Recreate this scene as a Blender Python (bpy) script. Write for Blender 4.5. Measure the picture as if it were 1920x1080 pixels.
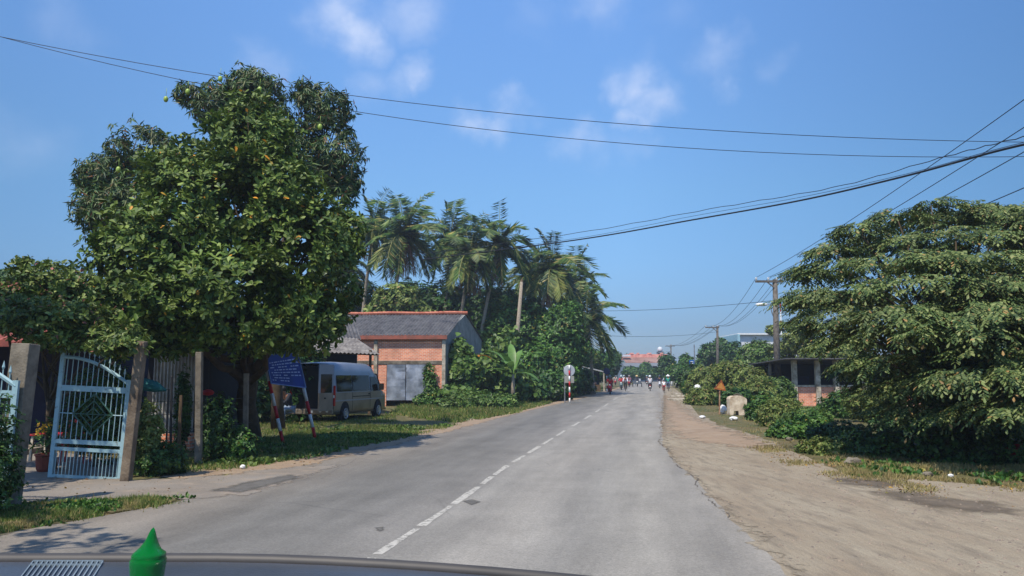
import bpy, bmesh, math, random
import numpy as np
from mathutils import Vector, Matrix, noise
from mathutils.geometry import tessellate_polygon
R = math.radians
random.seed(7)
rng = np.random.default_rng(7)
scene = bpy.context.scene
for o in list(bpy.data.objects): bpy.data.objects.remove(o)

# ------------------------------------------------------------------ camera
H = 1.8; F = 1450.0; PITCH = math.atan(163/1450)
cam_d = bpy.data.cameras.new('camera'); cam = bpy.data.objects.new('camera', cam_d)
scene.collection.objects.link(cam); scene.camera = cam
cam.location = (0, 0, H); cam.rotation_euler = (math.pi/2 + PITCH, 0, 0)
cam_d.sensor_width = 36; cam_d.lens = F/1920*36; cam_d.clip_start = 0.05; cam_d.clip_end = 3000

# ------------------------------------------------------------------ light
SUN_EL, SUN_AZ = R(60), math.atan2(-0.50, -0.866)      # azimuth from +Y towards +X
sd = Vector((math.sin(SUN_AZ)*math.cos(SUN_EL), math.cos(SUN_AZ)*math.cos(SUN_EL), math.sin(SUN_EL)))
sun_d = bpy.data.lights.new('sun', 'SUN'); sun_d.energy = 3.6; sun_d.angle = R(0.6); sun_d.color = (1.0, 0.90, 0.76)
sun = bpy.data.objects.new('sun', sun_d); scene.collection.objects.link(sun)
sun.rotation_euler = (-sd).to_track_quat('-Z', 'Y').to_euler(); sun.location = (-20, -20, 30)

def ray(px, py):
    c, s = math.cos(PITCH), math.sin(PITCH)
    u = 540 - py
    return Vector((px-960, F*c - u*s, F*s + u*c))
def at(px, py, Y):
    r = ray(px, py); return Vector((0, 0, H)) + r*(Y/r.y)
def gnd(px, py, z=0.0):
    r = ray(px, py); return Vector((0, 0, H)) + r*((z-H)/r.z)
def m_per_px(Y): return Y/F

w = bpy.data.worlds.new("World"); scene.world = w; w.use_nodes = True
nt = w.node_tree; nt.nodes.clear()
N = nt.nodes.new; Lk = nt.links.new
out = N('ShaderNodeOutputWorld'); bg = N('ShaderNodeBackground'); bg.inputs['Strength'].default_value = 0.12
sky = N('ShaderNodeTexSky'); sky.sky_type = 'NISHITA'; sky.sun_disc = False
sky.sun_elevation = SUN_EL; sky.sun_rotation = SUN_AZ; sky.air_density = 1.0; sky.dust_density = 0.6; sky.ozone_density = 3.0; sky.altitude = 0
hsv = N('ShaderNodeHueSaturation'); hsv.inputs['Saturation'].default_value = 1.0
tint = N('ShaderNodeMix'); tint.data_type = 'RGBA'; tint.blend_type = 'MULTIPLY'; tint.inputs[0].default_value = 1.0
Lk(sky.outputs[0], hsv.inputs['Color']); Lk(hsv.outputs[0], tint.inputs[6])
tc = N('ShaderNodeTexCoord')
# humid tropical air: bluish band towards the horizon
sz = N('ShaderNodeSeparateXYZ'); Lk(tc.outputs['Generated'], sz.inputs[0])
rp = N('ShaderNodeValToRGB'); e_ = rp.color_ramp.elements
e_[0].position = 0.0; e_[0].color = (.175, .21, .305, 1); e_[1].position = .45; e_[1].color = (.45, .55, .69, 1)
for p_, c_ in ((.06, (.178, .215, .318)), (.14, (.25, .315, .41)), (.23, (.32, .40, .48))):
    q_ = e_.new(p_); q_.color = c_ + (1,)
Lk(sz.outputs[2], rp.inputs[0])
dbl = N('ShaderNodeVectorMath'); dbl.operation = 'SCALE'; dbl.inputs['Scale'].default_value = 2.0; gm_ = N('ShaderNodeVectorMath'); gm_.operation = 'MULTIPLY'; gm_.inputs[1].default_value = (.97, 1.04, 1.0); Lk(rp.outputs[0], gm_.inputs[0]); Lk(gm_.outputs[0], dbl.inputs[0]); Lk(dbl.outputs[0], tint.inputs[7])
# deeper blue away from the sun, to the right
sr_ = N('ShaderNodeValToRGB'); e2_ = sr_.color_ramp.elements; mx_ = N('ShaderNodeMapRange'); mx_.inputs[1].default_value = -.7; mx_.inputs[2].default_value = .7; Lk(sz.outputs[0], mx_.inputs[0]); Lk(mx_.outputs[0], sr_.inputs[0])
e2_[0].position = .1; e2_[0].color = (.74, .78, .80, 1); e2_[1].position = .92; e2_[1].color = (.56, .64, .68, 1)
for p_ in (.35, .6): q_ = e2_.new(p_); q_.color = (1, 1, 1, 1)
side = N('ShaderNodeMix'); side.data_type = 'RGBA'; side.blend_type = 'MULTIPLY'; side.inputs[0].default_value = 1; Lk(tint.outputs[2], side.inputs[6]); Lk(sr_.outputs[0], side.inputs[7])
acc = None
dnz = N('ShaderNodeTexNoise'); dnz.inputs['Scale'].default_value = 10; dnz.inputs['Detail'].default_value = 7; dnz.inputs['Roughness'].default_value = .6; Lk(tc.outputs['Generated'], dnz.inputs[0])
dsub = N('ShaderNodeVectorMath'); dsub.operation = 'SUBTRACT'; dsub.inputs[1].default_value = (.5, .5, .5); Lk(dnz.outputs['Color'], dsub.inputs[0])
dma = N('ShaderNodeVectorMath'); dma.operation = 'MULTIPLY_ADD'; dma.inputs[1].default_value = (.12, .12, .12); Lk(dsub.outputs[0], dma.inputs[0]); Lk(tc.outputs['Generated'], dma.inputs[2])
for (px, py, r, a) in [(645, 15, .06, .55), (680, 55, .055, .7), (695, 85, .035, .5), (765, 0, .055, .4), (775, 125, .040, .55), (742, 145, .034, .4), (690, 150, .04, .25), (940, 195, .036, .5), (912, 222, .038, .5), (965, 212, .03, .4),
    (1148, 150, .036, .55), (1190, 148, .045, .6), (1222, 180, .045, .6), (1196, 208, .036, .5), (1080, 242, .04, .35), (1112, 266, .045, .38), (1055, 262, .036, .3), (1185, 272, .04, .2), (1340, 105, .042, .28), (1348, 150, .028, .25),
    (40, 275, .06, .14), (500, 118, .045, .25), (120, 55, .05, .12), (1120, 5, .045, .3), (1450, 118, .03, .12), (1015, 40, .045, .12), (1260, 10, .05, .15)]:
    d = ray(px, py).normalized()
    dist = N('ShaderNodeVectorMath'); dist.operation = 'DISTANCE'; dist.inputs[1].default_value = d
    Lk(dma.outputs[0], dist.inputs[0])
    mr = N('ShaderNodeMapRange'); mr.interpolation_type = 'SMOOTHSTEP'
    mr.inputs['From Min'].default_value = 0; mr.inputs['From Max'].default_value = r; mr.inputs['To Min'].default_value = a*1.15; mr.inputs['To Max'].default_value = 0
    Lk(dist.outputs['Value'], mr.inputs['Value'])
    if acc is None: acc = mr.outputs[0]
    else:
        ad = N('ShaderNodeMath'); ad.operation = 'MAXIMUM'; Lk(acc, ad.inputs[0]); Lk(mr.outputs[0], ad.inputs[1]); acc = ad.outputs[0]
mp = N('ShaderNodeMapping'); mp.inputs['Scale'].default_value = (1, 1, 1.5); mp.inputs['Rotation'].default_value = (0.1, 0.4, 0)
Lk(tc.outputs['Generated'], mp.inputs[0])
nz = N('ShaderNodeTexNoise'); nz.inputs['Scale'].default_value = 13; nz.inputs['Detail'].default_value = 7; nz.inputs['Roughness'].default_value = .5; nz.inputs['Distortion'].default_value = .25
Lk(mp.outputs[0], nz.inputs[0])
nr = N('ShaderNodeMapRange'); nr.inputs['From Min'].default_value = .25; nr.inputs['From Max'].default_value = .6; Lk(nz.outputs[0], nr.inputs[0])
mu = N('ShaderNodeMath'); mu.operation = 'MULTIPLY'; Lk(acc, mu.inputs[0]); Lk(nr.outputs[0], mu.inputs[1])
cm = N('ShaderNodeMix'); cm.data_type = 'RGBA'; Lk(mu.outputs[0], cm.inputs[0]); Lk(side.outputs[2], cm.inputs[6]); cm.inputs[7].default_value = (3.7, 4.3, 5.7, 1)
Lk(cm.outputs[2], bg.inputs['Color']); Lk(bg.outputs[0], out.inputs['Surface'])
scene.view_settings.view_transform = 'Standard'; scene.view_settings.look = 'None'
scene.view_settings.exposure = 0.6; scene.view_settings.gamma = 1
scene.cycles.max_bounces = 6; scene.cycles.transparent_max_bounces = 8; scene.cycles.volume_bounces = 0

# ------------------------------------------------------------------ materials
def lin(c): return tuple(((v/255)/12.92 if v/255 <= .04045 else ((v/255+.055)/1.055)**2.4) for v in c) + (1,)
MATS = {}
def pmat(name, col, rough=.7, metal=0, spec=.4, var=.12, scale=6, bump=0, bscale=40, col2=None, trans=0, detail=6, thr=(.35, .65)):
    """plain painted / natural surface with noise variation (object space)"""
    if name in MATS: return MATS[name]
    m = bpy.data.materials.new(name); m.use_nodes = True; t = m.node_tree; b = t.nodes['Principled BSDF']
    c = lin(col); c2 = lin(col2) if col2 else tuple(max(0, v*(1-var*2)) for v in c[:3])+(1,)
    tx = t.nodes.new('ShaderNodeTexCoord'); n = t.nodes.new('ShaderNodeTexNoise'); n.inputs['Scale'].default_value = scale; n.inputs['Detail'].default_value = detail
    n.inputs['Roughness'].default_value = .62
    t.links.new(tx.outputs['Object'], n.inputs[0])
    r = t.nodes.new('ShaderNodeMapRange'); r.inputs[1].default_value = thr[0]; r.inputs[2].default_value = thr[1]; t.links.new(n.outputs[0], r.inputs[0])
    mx = t.nodes.new('ShaderNodeMix'); mx.data_type = 'RGBA'; mx.inputs[6].default_value = c; mx.inputs[7].default_value = c2
    t.links.new(r.outputs[0], mx.inputs[0]); t.links.new(mx.outputs[2], b.inputs['Base Color'])
    b.inputs['Roughness'].default_value = rough; b.inputs['Metallic'].default_value = metal; b.inputs['Specular IOR Level'].default_value = spec
    if bump:
        n2 = t.nodes.new('ShaderNodeTexNoise'); n2.inputs['Scale'].default_value = bscale; n2.inputs['Detail'].default_value = 5; t.links.new(tx.outputs['Object'], n2.inputs[0])
        bp = t.nodes.new('ShaderNodeBump'); bp.inputs['Strength'].default_value = bump; bp.inputs['Distance'].default_value = .02; t.links.new(n2.outputs[0], bp.inputs['Height']); t.links.new(bp.outputs[0], b.inputs['Normal'])
    MATS[name] = m; return m
def leafmat(name, cols, rare=None, rare_p=.0, rough=.5, trans=.25, spec=.35, clump=1.5, dust=None):
    """per-leaf random colour; cols = list of sRGB; rare = odd leaf colour with probability"""
    m = bpy.data.materials.new(name); m.use_nodes = True; t = m.node_tree; b = t.nodes['Principled BSDF']
    g = t.nodes.new('ShaderNodeNewGeometry'); cr = t.nodes.new('ShaderNodeValToRGB')
    el = cr.color_ramp.elements
    n = len(cols); el[0].color = lin(cols[0]); el[0].position = 0; el[1].color = lin(cols[-1]); el[1].position = 1-rare_p-.003
    for i in range(1, n-1): e = el.new(i/(n-1)*(1-rare_p-.003)); e.color = lin(cols[i])
    if rare: e = el.new(1-rare_p); e.color = lin(rare); e = el.new(1.0); e.color = lin(rare)
    t.links.new(g.outputs['Random Per Island'], cr.inputs[0])
    tx = t.nodes.new('ShaderNodeTexCoord'); nz = t.nodes.new('ShaderNodeTexNoise'); nz.inputs['Scale'].default_value = clump; nz.inputs['Detail'].default_value = 3
    t.links.new(tx.outputs['Object'], nz.inputs[0])
    r = t.nodes.new('ShaderNodeMapRange'); r.inputs[1].default_value = .35; r.inputs[2].default_value = .65; r.inputs[3].default_value = .72; r.inputs[4].default_value = 1.2; t.links.new(nz.outputs[0], r.inputs[0])
    mx = t.nodes.new('ShaderNodeMix'); mx.data_type = 'RGBA'; mx.blend_type = 'MULTIPLY'; mx.inputs[0].default_value = 1
    t.links.new(cr.outputs[0], mx.inputs[6]); t.links.new(r.outputs[0], mx.inputs[7])
    t.links.new(mx.outputs[2], b.inputs['Base Color']); b.inputs['Roughness'].default_value = rough; b.inputs['Specular IOR Level'].default_value = spec
    tr = t.nodes.new('ShaderNodeBsdfTranslucent'); t.links.new(mx.outputs[2], tr.inputs[0])
    ms = t.nodes.new('ShaderNodeMixShader'); ms.inputs[0].default_value = trans
    o = t.nodes['Material Output']; t.links.new(b.outputs[0], ms.inputs[1]); t.links.new(tr.outputs[0], ms.inputs[2]); t.links.new(ms.outputs[0], o.inputs[0])
    MATS[name] = m; return m
def glassmat(name, col=(10, 16, 20), rough=.06):
    m = bpy.data.materials.new(name); m.use_nodes = True; b = m.node_tree.nodes['Principled BSDF']
    b.inputs['Base Color'].default_value = lin(col); b.inputs['Roughness'].default_value = rough; b.inputs['Specular IOR Level'].default_value = .4
    MATS[name] = m; return m
def brickmat(name, c1, c2, mortar, scale=1.0):
    m = bpy.data.materials.new(name); m.use_nodes = True; t = m.node_tree; b = t.nodes['Principled BSDF']
    tx = t.nodes.new('ShaderNodeTexCoord'); sp = t.nodes.new('ShaderNodeSeparateXYZ'); cb = t.nodes.new('ShaderNodeCombineXYZ')
    ad = t.nodes.new('ShaderNodeMath'); ad.operation = 'ADD'
    t.links.new(tx.outputs['Object'], sp.inputs[0]); t.links.new(sp.outputs[0], ad.inputs[0]); t.links.new(sp.outputs[1], ad.inputs[1])
    t.links.new(ad.outputs[0], cb.inputs[0]); t.links.new(sp.outputs[2], cb.inputs[1])
    br = t.nodes.new('ShaderNodeTexBrick'); br.inputs['Scale'].default_value = scale; br.inputs['Brick Width'].default_value = .21; br.inputs['Row Height'].default_value = .085
    br.inputs['Mortar Size'].default_value = .012; br.inputs['Color1'].default_value = lin(c1); br.inputs['Color2'].default_value = lin(c2); br.inputs['Mortar'].default_value = lin(mortar)
    t.links.new(cb.outputs[0], br.inputs[0])
    n = t.nodes.new('ShaderNodeTexNoise'); n.inputs['Scale'].default_value = 1.3; n.inputs['Detail'].default_value = 7; t.links.new(tx.outputs['Object'], n.inputs[0])
    r = t.nodes.new('ShaderNodeMapRange'); r.inputs[1].default_value = .3; r.inputs[2].default_value = .7; r.inputs[3].default_value = .75; r.inputs[4].default_value = 1.15; t.links.new(n.outputs[0], r.inputs[0])
    mx = t.nodes.new('ShaderNodeMix'); mx.data_type = 'RGBA'; mx.blend_type = 'MULTIPLY'; mx.inputs[0].default_value = 1; t.links.new(br.outputs[0], mx.inputs[6]); t.links.new(r.outputs[0], mx.inputs[7])
    t.links.new(mx.outputs[2], b.inputs['Base Color']); b.inputs['Roughness'].default_value = .9
    MATS[name] = m; return m

# ------------------------------------------------------------------ objects
COL = scene.collection
def tag(o, label=None, cat=None, group=None, kind=None):
    if label: o['label'] = label
    if cat: o['category'] = cat
    if group: o['group'] = group
    if kind: o['kind'] = kind
    return o
def thing(name, label, cat, loc=(0, 0, 0), rz=0, group=None):
    o = bpy.data.objects.new(name, None); COL.objects.link(o); o.empty_display_size = .1
    o.location = loc; o.rotation_euler = (0, 0, rz); return tag(o, label, cat, group)
def link_mesh(name, me, mats, parent=None, smooth=False):
    if mats is not None:
        for m in (mats if isinstance(mats, (list, tuple)) else [mats]): me.materials.append(m)
    if smooth: me.polygons.foreach_set('use_smooth', [True]*len(me.polygons))
    o = bpy.data.objects.new(name, me); COL.objects.link(o)
    if parent: o.parent = parent
    return o
class MB:
    def __init__(s): s.v = []; s.f = []; s.m = []; s.cm = 0
    def add(s, vs, fs):
        n = len(s.v); s.v += [tuple(v) for v in vs]; s.f += [tuple(i+n for i in f) for f in fs]; s.m += [s.cm]*len(fs); return s
    def box(s, x0, x1, y0, y1, z0, z1, mat=None):
        vs = [Vector((x, y, z)) for z in (z0, z1) for y in (y0, y1) for x in (x0, x1)]
        if mat is not None: vs = [mat @ v for v in vs]
        return s.add(vs, [(0, 2, 3, 1), (4, 5, 7, 6), (0, 1, 5, 4), (2, 6, 7, 3), (0, 4, 6, 2), (1, 3, 7, 5)])
    def beam(s, a, b, w, h=None, up=(0, 0, 1)):
        a = Vector(a); b = Vector(b); h = h or w; d = (b-a).normalized(); u = Vector(up)
        if abs(d.dot(u)) > .98: u = Vector((0, 1, 0))
        x = d.cross(u).normalized(); y = x.cross(d)
        vs = [p + x*(w/2*i) + y*(h/2*j) for p in (a, b) for j in (-1, 1) for i in (-1, 1)]
        return s.add(vs, [(0, 2, 3, 1), (4, 5, 7, 6), (0, 1, 5, 4), (2, 6, 7, 3), (0, 4, 6, 2), (1, 3, 7, 5)])
    def tube(s, pts, rad, n=8, cap=True):
        pts = [Vector(p) for p in pts]; rs = rad if isinstance(rad, (list, tuple)) else [rad]*len(pts)
        vs = []; prev = None
        for i, p in enumerate(pts):
            d = (pts[min(i+1, len(pts)-1)] - pts[max(i-1, 0)]).normalized()
            if prev is None: a = d.orthogonal().normalized()
            else: a = (prev - d*prev.dot(d)).normalized()
            prev = a; b = d.cross(a)
            vs += [p + (a*math.cos(t*2*math.pi/n) + b*math.sin(t*2*math.pi/n))*rs[i] for t in range(n)]
        fs = [(i*n+j, i*n+(j+1) % n, (i+1)*n+(j+1) % n, (i+1)*n+j) for i in range(len(pts)-1) for j in range(n)]
        if cap: fs += [tuple(range(n))[::-1], tuple((len(pts)-1)*n+j for j in range(n))]
        return s.add(vs, fs)
    def lathe(s, prof, c=(0, 0, 0), n=16, axis='z', cap=True):
        c = Vector(c); vs = []
        for r, z in prof:
            for j in range(n):
                a = j*2*math.pi/n; x, y = r*math.cos(a), r*math.sin(a)
                vs.append(c + (Vector((x, y, z)) if axis == 'z' else Vector((z, x, y)) if axis == 'x' else Vector((x, z, y))))
        k = len(prof)
        fs = [(i*n+j, i*n+(j+1) % n, (i+1)*n+(j+1) % n, (i+1)*n+j) for i in range(k-1) for j in range(n)]
        if cap: fs += [tuple(range(n))[::-1], tuple((k-1)*n+j for j in range(n))]
        return s.add(vs, fs)
    def ball(s, c, r, n=10, m=7):
        rr = r if isinstance(r, (tuple, list)) else (r, r, r)
        vs = [Vector(c) + Vector((rr[0]*math.sin(math.pi*i/m)*math.cos(2*math.pi*j/n), rr[1]*math.sin(math.pi*i/m)*math.sin(2*math.pi*j/n), rr[2]*math.cos(math.pi*i/m))) for i in range(m+1) for j in range(n)]
        return s.add(vs, [(i*n+j, (i+1)*n+j, (i+1)*n+(j+1) % n, i*n+(j+1) % n) for i in range(m) for j in range(n)])
    def build(s, name, mats, parent=None, smooth=False, off=None, bevel=0):
        me = bpy.data.meshes.new(name)
        v = s.v if off is None else [(a-off[0], b-off[1], c-off[2]) for a, b, c in s.v]
        me.from_pydata(v, [], s.f)
        if any(s.m): me.polygons.foreach_set('material_index', s.m)
        bm = bmesh.new(); bm.from_mesh(me); bmesh.ops.recalc_face_normals(bm, faces=bm.faces)
        bm.to_mesh(me); bm.free(); me.update()
        o = link_mesh(name, me, mats, parent, smooth)
        if bevel:
            b = o.modifiers.new('bevel', 'BEVEL'); b.width = bevel; b.segments = 2; b.limit_method = 'ANGLE'
        return o
def children(o): return [c for c in bpy.data.objects if c.parent == o]
def copy_tree(o, parent=None, swap=None):
    c = o.copy(); COL.objects.link(c)
    if parent: c.parent = parent
    if swap and o.type == 'MESH' and o.data.materials and o.data.materials[0] and o.data.materials[0].name in swap:
        c.data = o.data.copy(); c.data.materials[0] = swap[o.data.materials[0].name]
    for ch in children(o): copy_tree(ch, c, swap)
    return c

# ------------------------------------------------------------------ leaves (numpy)
def norm(a): return a/np.maximum(np.linalg.norm(a, axis=-1, keepdims=True), 1e-9)
OBOV = (np.array([(0, 0, 0), (.35, -.3, .04), (.75, -.5, .03), (1, 0, -.08), (.75, .5, .03), (.35, .3, .04)]), [(0, 1, 2, 3), (0, 3, 4, 5)])
LANCE = (np.array([(0, 0, 0), (.4, -.5, .03), (1, 0, -.2), (.4, .5, .03)]), [(0, 1, 2), (0, 2, 3)])
BLADE = (np.array([(0, -.5, 0), (0, .5, 0), (.6, .3, .06), (.6, -.3, .06), (1, 0, .22)]), [(0, 1, 2, 3), (3, 2, 4)])
def instmesh(name, C, A, U, L, W, tmpl):
    """instances of one leaf shape as one mesh"""
    T, faces = tmpl; A = norm(A); S = norm(np.cross(A, U)); Nn = np.cross(S, A)
    L = np.broadcast_to(L, (len(C),)); W = np.broadcast_to(W, (len(C),))
    V = (C[:, None, :] + A[:, None, :]*(T[None, :, 0]*L[:, None])[..., None] + S[:, None, :]*(T[None, :, 1]*W[:, None])[..., None]
         + Nn[:, None, :]*(T[None, :, 2]*L[:, None])[..., None])
    k = len(T); n = len(C)
    me = bpy.data.meshes.new(name); me.vertices.add(n*k); me.vertices.foreach_set('co', V.reshape(-1).astype(np.float32))
    flat = np.concatenate([np.array(f) for f in faces]); lens = np.array([len(f) for f in faces])
    loops = (np.arange(n)[:, None]*k + flat[None, :]).reshape(-1)
    me.loops.add(len(loops)); me.loops.foreach_set('vertex_index', loops.astype(np.int32))
    tot = np.tile(lens, n); st = np.concatenate([[0], np.cumsum(tot)[:-1]])
    me.polygons.add(len(tot)); me.polygons.foreach_set('loop_start', st.astype(np.int32))
    try: me.polygons.foreach_set('loop_total', tot.astype(np.int32))
    except Exception: pass
    me.update(calc_edges=True); me.validate(); return me
def sample_blobs(blobs, n, shell=.55, inner=.22, gap=.0, gscale=.6, seed=0):
    """blobs: (centre, (rx,ry,rz)). positions mostly in the outer shell, with gaps"""
    r = np.random.default_rng(seed); C = np.array([b[0] for b in blobs], float); Rr = np.array([b[1] for b in blobs], float)
    area = (Rr.prod(1))**(2/3); idx = r.choice(len(blobs), n, p=area/area.sum())
    d = norm(r.normal(size=(n, 3))); rad = np.where(r.random(n) < inner, r.uniform(.1, shell, n), r.uniform(shell, 1.0, n)**.7*r.uniform(.93, 1.1, n))
    lump = np.array([noise.noise(Vector(p)) for p in (d*2.2 + C[idx]*3.1)]); rad = rad*(1 + .35*lump)
    P = C[idx] + d*Rr[idx]*rad[:, None]
    q = (P[:, None, :]-C[None])/Rr[None]; dd = np.sqrt((q**2).sum(2)); dd[np.arange(n), idx] = 9
    keep = dd.min(1) > .62
    keep |= r.random(n) < .25
    if gap: keep &= np.array([noise.noise(Vector(p*gscale)) for p in P]) > gap-.5
    return P[keep], norm(d/Rr[idx])[keep]
def rosettes(P, D, k, L, W, spread, droop, up, seed, jit=.25):
    r = np.random.default_rng(seed); n = len(P); ax = norm(D + np.array([0, 0, up]) + r.normal(size=(n, 3))*.35)
    t = norm(np.cross(ax, r.normal(size=(n, 3)))); b = np.cross(ax, t)
    ph = (np.arange(k)[None]*2*np.pi/k + r.random((n, 1))*6.28 + r.normal(size=(n, k))*.3)
    sp = spread + r.normal(size=(n, k))*.22
    A = ax[:, None]*np.cos(sp)[..., None] + (t[:, None]*np.cos(ph)[..., None] + b[:, None]*np.sin(ph)[..., None])*np.sin(sp)[..., None]
    A = A + np.array([0, 0, -droop]); U = ax[:, None] + r.normal(size=(n, k, 3))*jit
    Ls = L*r.uniform(.65, 1.2, (n, k)); C = np.repeat(P[:, None], k, 1) + ax[:, None]*r.uniform(-.3, .3, (n, k, 1))*L
    return C.reshape(-1, 3), A.reshape(-1, 3), U.reshape(-1, 3), Ls.reshape(-1), (Ls*W).reshape(-1)
def px_blobs(lst, depth=.9):
    out = []
    for (px, py, Y, rx, ry) in lst:
        s = m_per_px(Y); out.append((tuple(at(px, py, Y)), (rx*s, rx*s*depth, ry*s)))
    return out
def limbs(mb, base, blobs, r0, fork=.45, seed=1, wob=.25):
    rr = random.Random(seed); base = Vector(base)
    cen = sum((Vector(b[0]) for b in blobs), Vector())/len(blobs)
    top = base.lerp(Vector((base.x*.6+cen.x*.4, base.y*.6+cen.y*.4, base.z+(cen.z-base.z)*fork)), 1)
    pts = [base.lerp(top, i/4) + Vector((rr.uniform(-1, 1), rr.uniform(-1, 1), 0))*r0*.35*(i > 0) for i in range(5)]
    mb.tube(pts, [r0*1.35, r0*1.0, r0*.92, r0*.88, r0*.8], 10)
    for b in blobs:
        e = Vector(b[0]); e.z += b[1][2]*.2; a = pts[rr.choice((3, 4))]; k = 5
        q = [a.lerp(e, i/k) + Vector((rr.uniform(-1, 1), rr.uniform(-1, 1), rr.uniform(-.6, 1)))*wob*(0 < i < k) for i in range(k+1)]
        ri = r0*rr.uniform(.35, .55); mb.tube(q, [ri*(1-i/k*.85) for i in range(k+1)], 6)
        for _ in range(4):
            d = Vector((rr.gauss(0, 1), rr.gauss(0, 1), rr.gauss(0.2, .8))).normalized(); ee = Vector(b[0]) + Vector((d.x*b[1][0], d.y*b[1][1], d.z*b[1][2]))*.85
            s = q[rr.choice((3, 4))]; mb.tube([s, s.lerp(ee, .5)+Vector((0, 0, .08)), ee], [ri*.3, ri*.2, ri*.08], 5)
def tree(name, label, base, blobs, style, L, n, mats, r0=.2, seed=1, group=None, cat='tree', wob=.25, gap=.0, inner=.22, k=None, trunk=True):
    base = Vector(base); root = thing(name, label, cat, base, 0, group)
    P, D = sample_blobs(blobs, n, seed=seed, gap=gap, inner=inner)
    if style == 'broad': a = rosettes(P, D, k or 7, L, .46, 1.05, .12, .5, seed); T = OBOV
    elif style == 'lance': a = rosettes(P, D, k or 9, L, .2, 1.25, .75, .2, seed); T = LANCE
    elif style == 'mid': a = rosettes(P, D, k or 5, L, .55, 1.2, .2, .5, seed); T = LANCE
    elif style == 'vine': a = rosettes(P, D, k or 3, L, .95, 1.1, .5, .2, seed); T = OBOV
    C, A, U, Ls, W = a
    me = instmesh('crown', C-np.array(base), A, U, Ls, W, T)
    link_mesh('crown', me, mats[0], root)
    if trunk:
        mb = MB(); limbs(mb, base, blobs, r0, seed=seed, wob=wob); mb.build('trunk', mats[1], root, True, off=base)
    return root
# ================================================================== materials list
BARK = pmat('bark', (84, 72, 56), .95, var=.25, scale=5, bump=.8, bscale=14)
PBARK = pmat('palm_bark', (158, 146, 128), .95, var=.2, scale=8, bump=.5, bscale=20)
CONC = pmat('weathered_concrete', (134, 126, 112), .92, var=.2, scale=3, col2=(80, 74, 64), bump=.5, bscale=30)
CONCL = pmat('pale_concrete', (196, 188, 172), .9, scale=3, col2=(128, 118, 100), bump=.4, bscale=25)
BLUE = pmat('blue_gate_paint', (146, 178, 186), .5, scale=13, col2=(104, 110, 104), thr=(.58, .72))
DKBLUE = pmat('sign_blue', (24, 52, 138), .45, scale=3, col2=(19, 42, 114))
WHITEP = pmat('white_paint', (222, 222, 220), .5, scale=12, col2=(170, 168, 160), thr=(.5, .8))
REDP = pmat('red_paint', (190, 18, 34), .5, scale=12, col2=(130, 14, 26), thr=(.5, .8))
STEEL = pmat('galvanised_steel', (150, 152, 155), .5, .4, scale=7, col2=(110, 112, 116))
DARKMET = pmat('dark_metal', (38, 38, 40), .5, scale=8)
BLACK = pmat('black_rubber', (18, 18, 18), .8, scale=8)
BRICK = brickmat('red_brick', (236, 150, 112), (206, 114, 84), (214, 190, 168))
TILE = pmat('roof_tile_terracotta', (196, 92, 62), .85, scale=7, col2=(140, 62, 44), bump=.5)
FIBRO = pmat('fibre_cement_roof', (98, 98, 100), .9, scale=2.5, col2=(62, 62, 66), bump=.3)
FIBRO2 = pmat('dusty_fibre_cement', (132, 128, 124), .9, scale=2.5, col2=(84, 80, 78), bump=.3)
RENDERG = pmat('grey_render', (150, 152, 148), .9, scale=1.6, col2=(118, 120, 118), bump=.2)
TIN = pmat('corrugated_tin', (178, 180, 178), .55, .2, scale=2.2, col2=(128, 124, 118))
TINB = pmat('blue_grey_tin', (158, 168, 182), .5, .25, scale=1.6, col2=(112, 120, 134), bump=.5, bscale=5)
WOOD = pmat('old_wood', (96, 78, 58), .9, scale=9, bump=.4)
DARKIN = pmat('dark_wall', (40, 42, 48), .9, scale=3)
DKWALL = pmat('dark_blue_wall', (36, 40, 66), .85, scale=3)
PLASTR = pmat('red_plastic', (178, 34, 44), .45, scale=9)
TERRA = pmat('terracotta_pot', (140, 66, 48), .8, scale=9)
PINKW = pmat('pink_wall', (232, 172, 152), .85, scale=1.2, col2=(196, 116, 104))
WHITEW = pmat('white_wall', (212, 216, 220), .8, scale=.8, col2=(176, 182, 190))
LEAF_BIG = leafmat('broad_leaf', [(44, 68, 22), (62, 88, 30), (82, 106, 40), (100, 120, 50), (124, 142, 68)], (214, 150, 50), .0045, rough=.55, spec=.3, trans=.14, clump=.7)
LEAF_MANGO = leafmat('mango_leaf', [(30, 60, 30), (48, 82, 36), (66, 98, 46), (96, 118, 58), (112, 104, 64)], (140, 96, 60), .02, rough=.5, spec=.4, trans=.14, clump=.8)
LEAF_PALE = leafmat('pale_leaf', [(54, 78, 32), (76, 100, 42), (102, 122, 56), (134, 146, 74)], (180, 120, 110), .02, rough=.5, trans=.2, clump=1)
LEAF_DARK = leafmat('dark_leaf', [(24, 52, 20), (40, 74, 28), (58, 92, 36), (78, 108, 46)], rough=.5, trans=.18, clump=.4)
LEAF_MID = leafmat('mid_leaf', [(36, 70, 26), (56, 94, 34), (76, 114, 44), (98, 132, 58)], (150, 140, 60), .02, rough=.5, trans=.2, clump=.45)
LEAF_VINE = leafmat('vine_leaf', [(52, 80, 32), (72, 102, 42), (92, 120, 52), (118, 138, 70)], rough=.45, trans=.22, clump=.8)
LEAF_RIGHT = leafmat('dusty_leaf', [(46, 68, 32), (68, 90, 42), (96, 112, 58), (134, 142, 88)], (150, 120, 70), .02, rough=.6, trans=.2, clump=.9)
LEAF_OLIVE = leafmat('olive_leaf', [(70, 92, 38), (96, 116, 50), (120, 136, 66), (140, 146, 84)], (160, 140, 90), .04, rough=.6, trans=.25, clump=.6)
FROND = leafmat('palm_frond', [(38, 66, 30), (56, 86, 38), (80, 108, 50), (116, 132, 72)], (150, 140, 80), .05, rough=.45, trans=.2, clump=.35)
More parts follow.
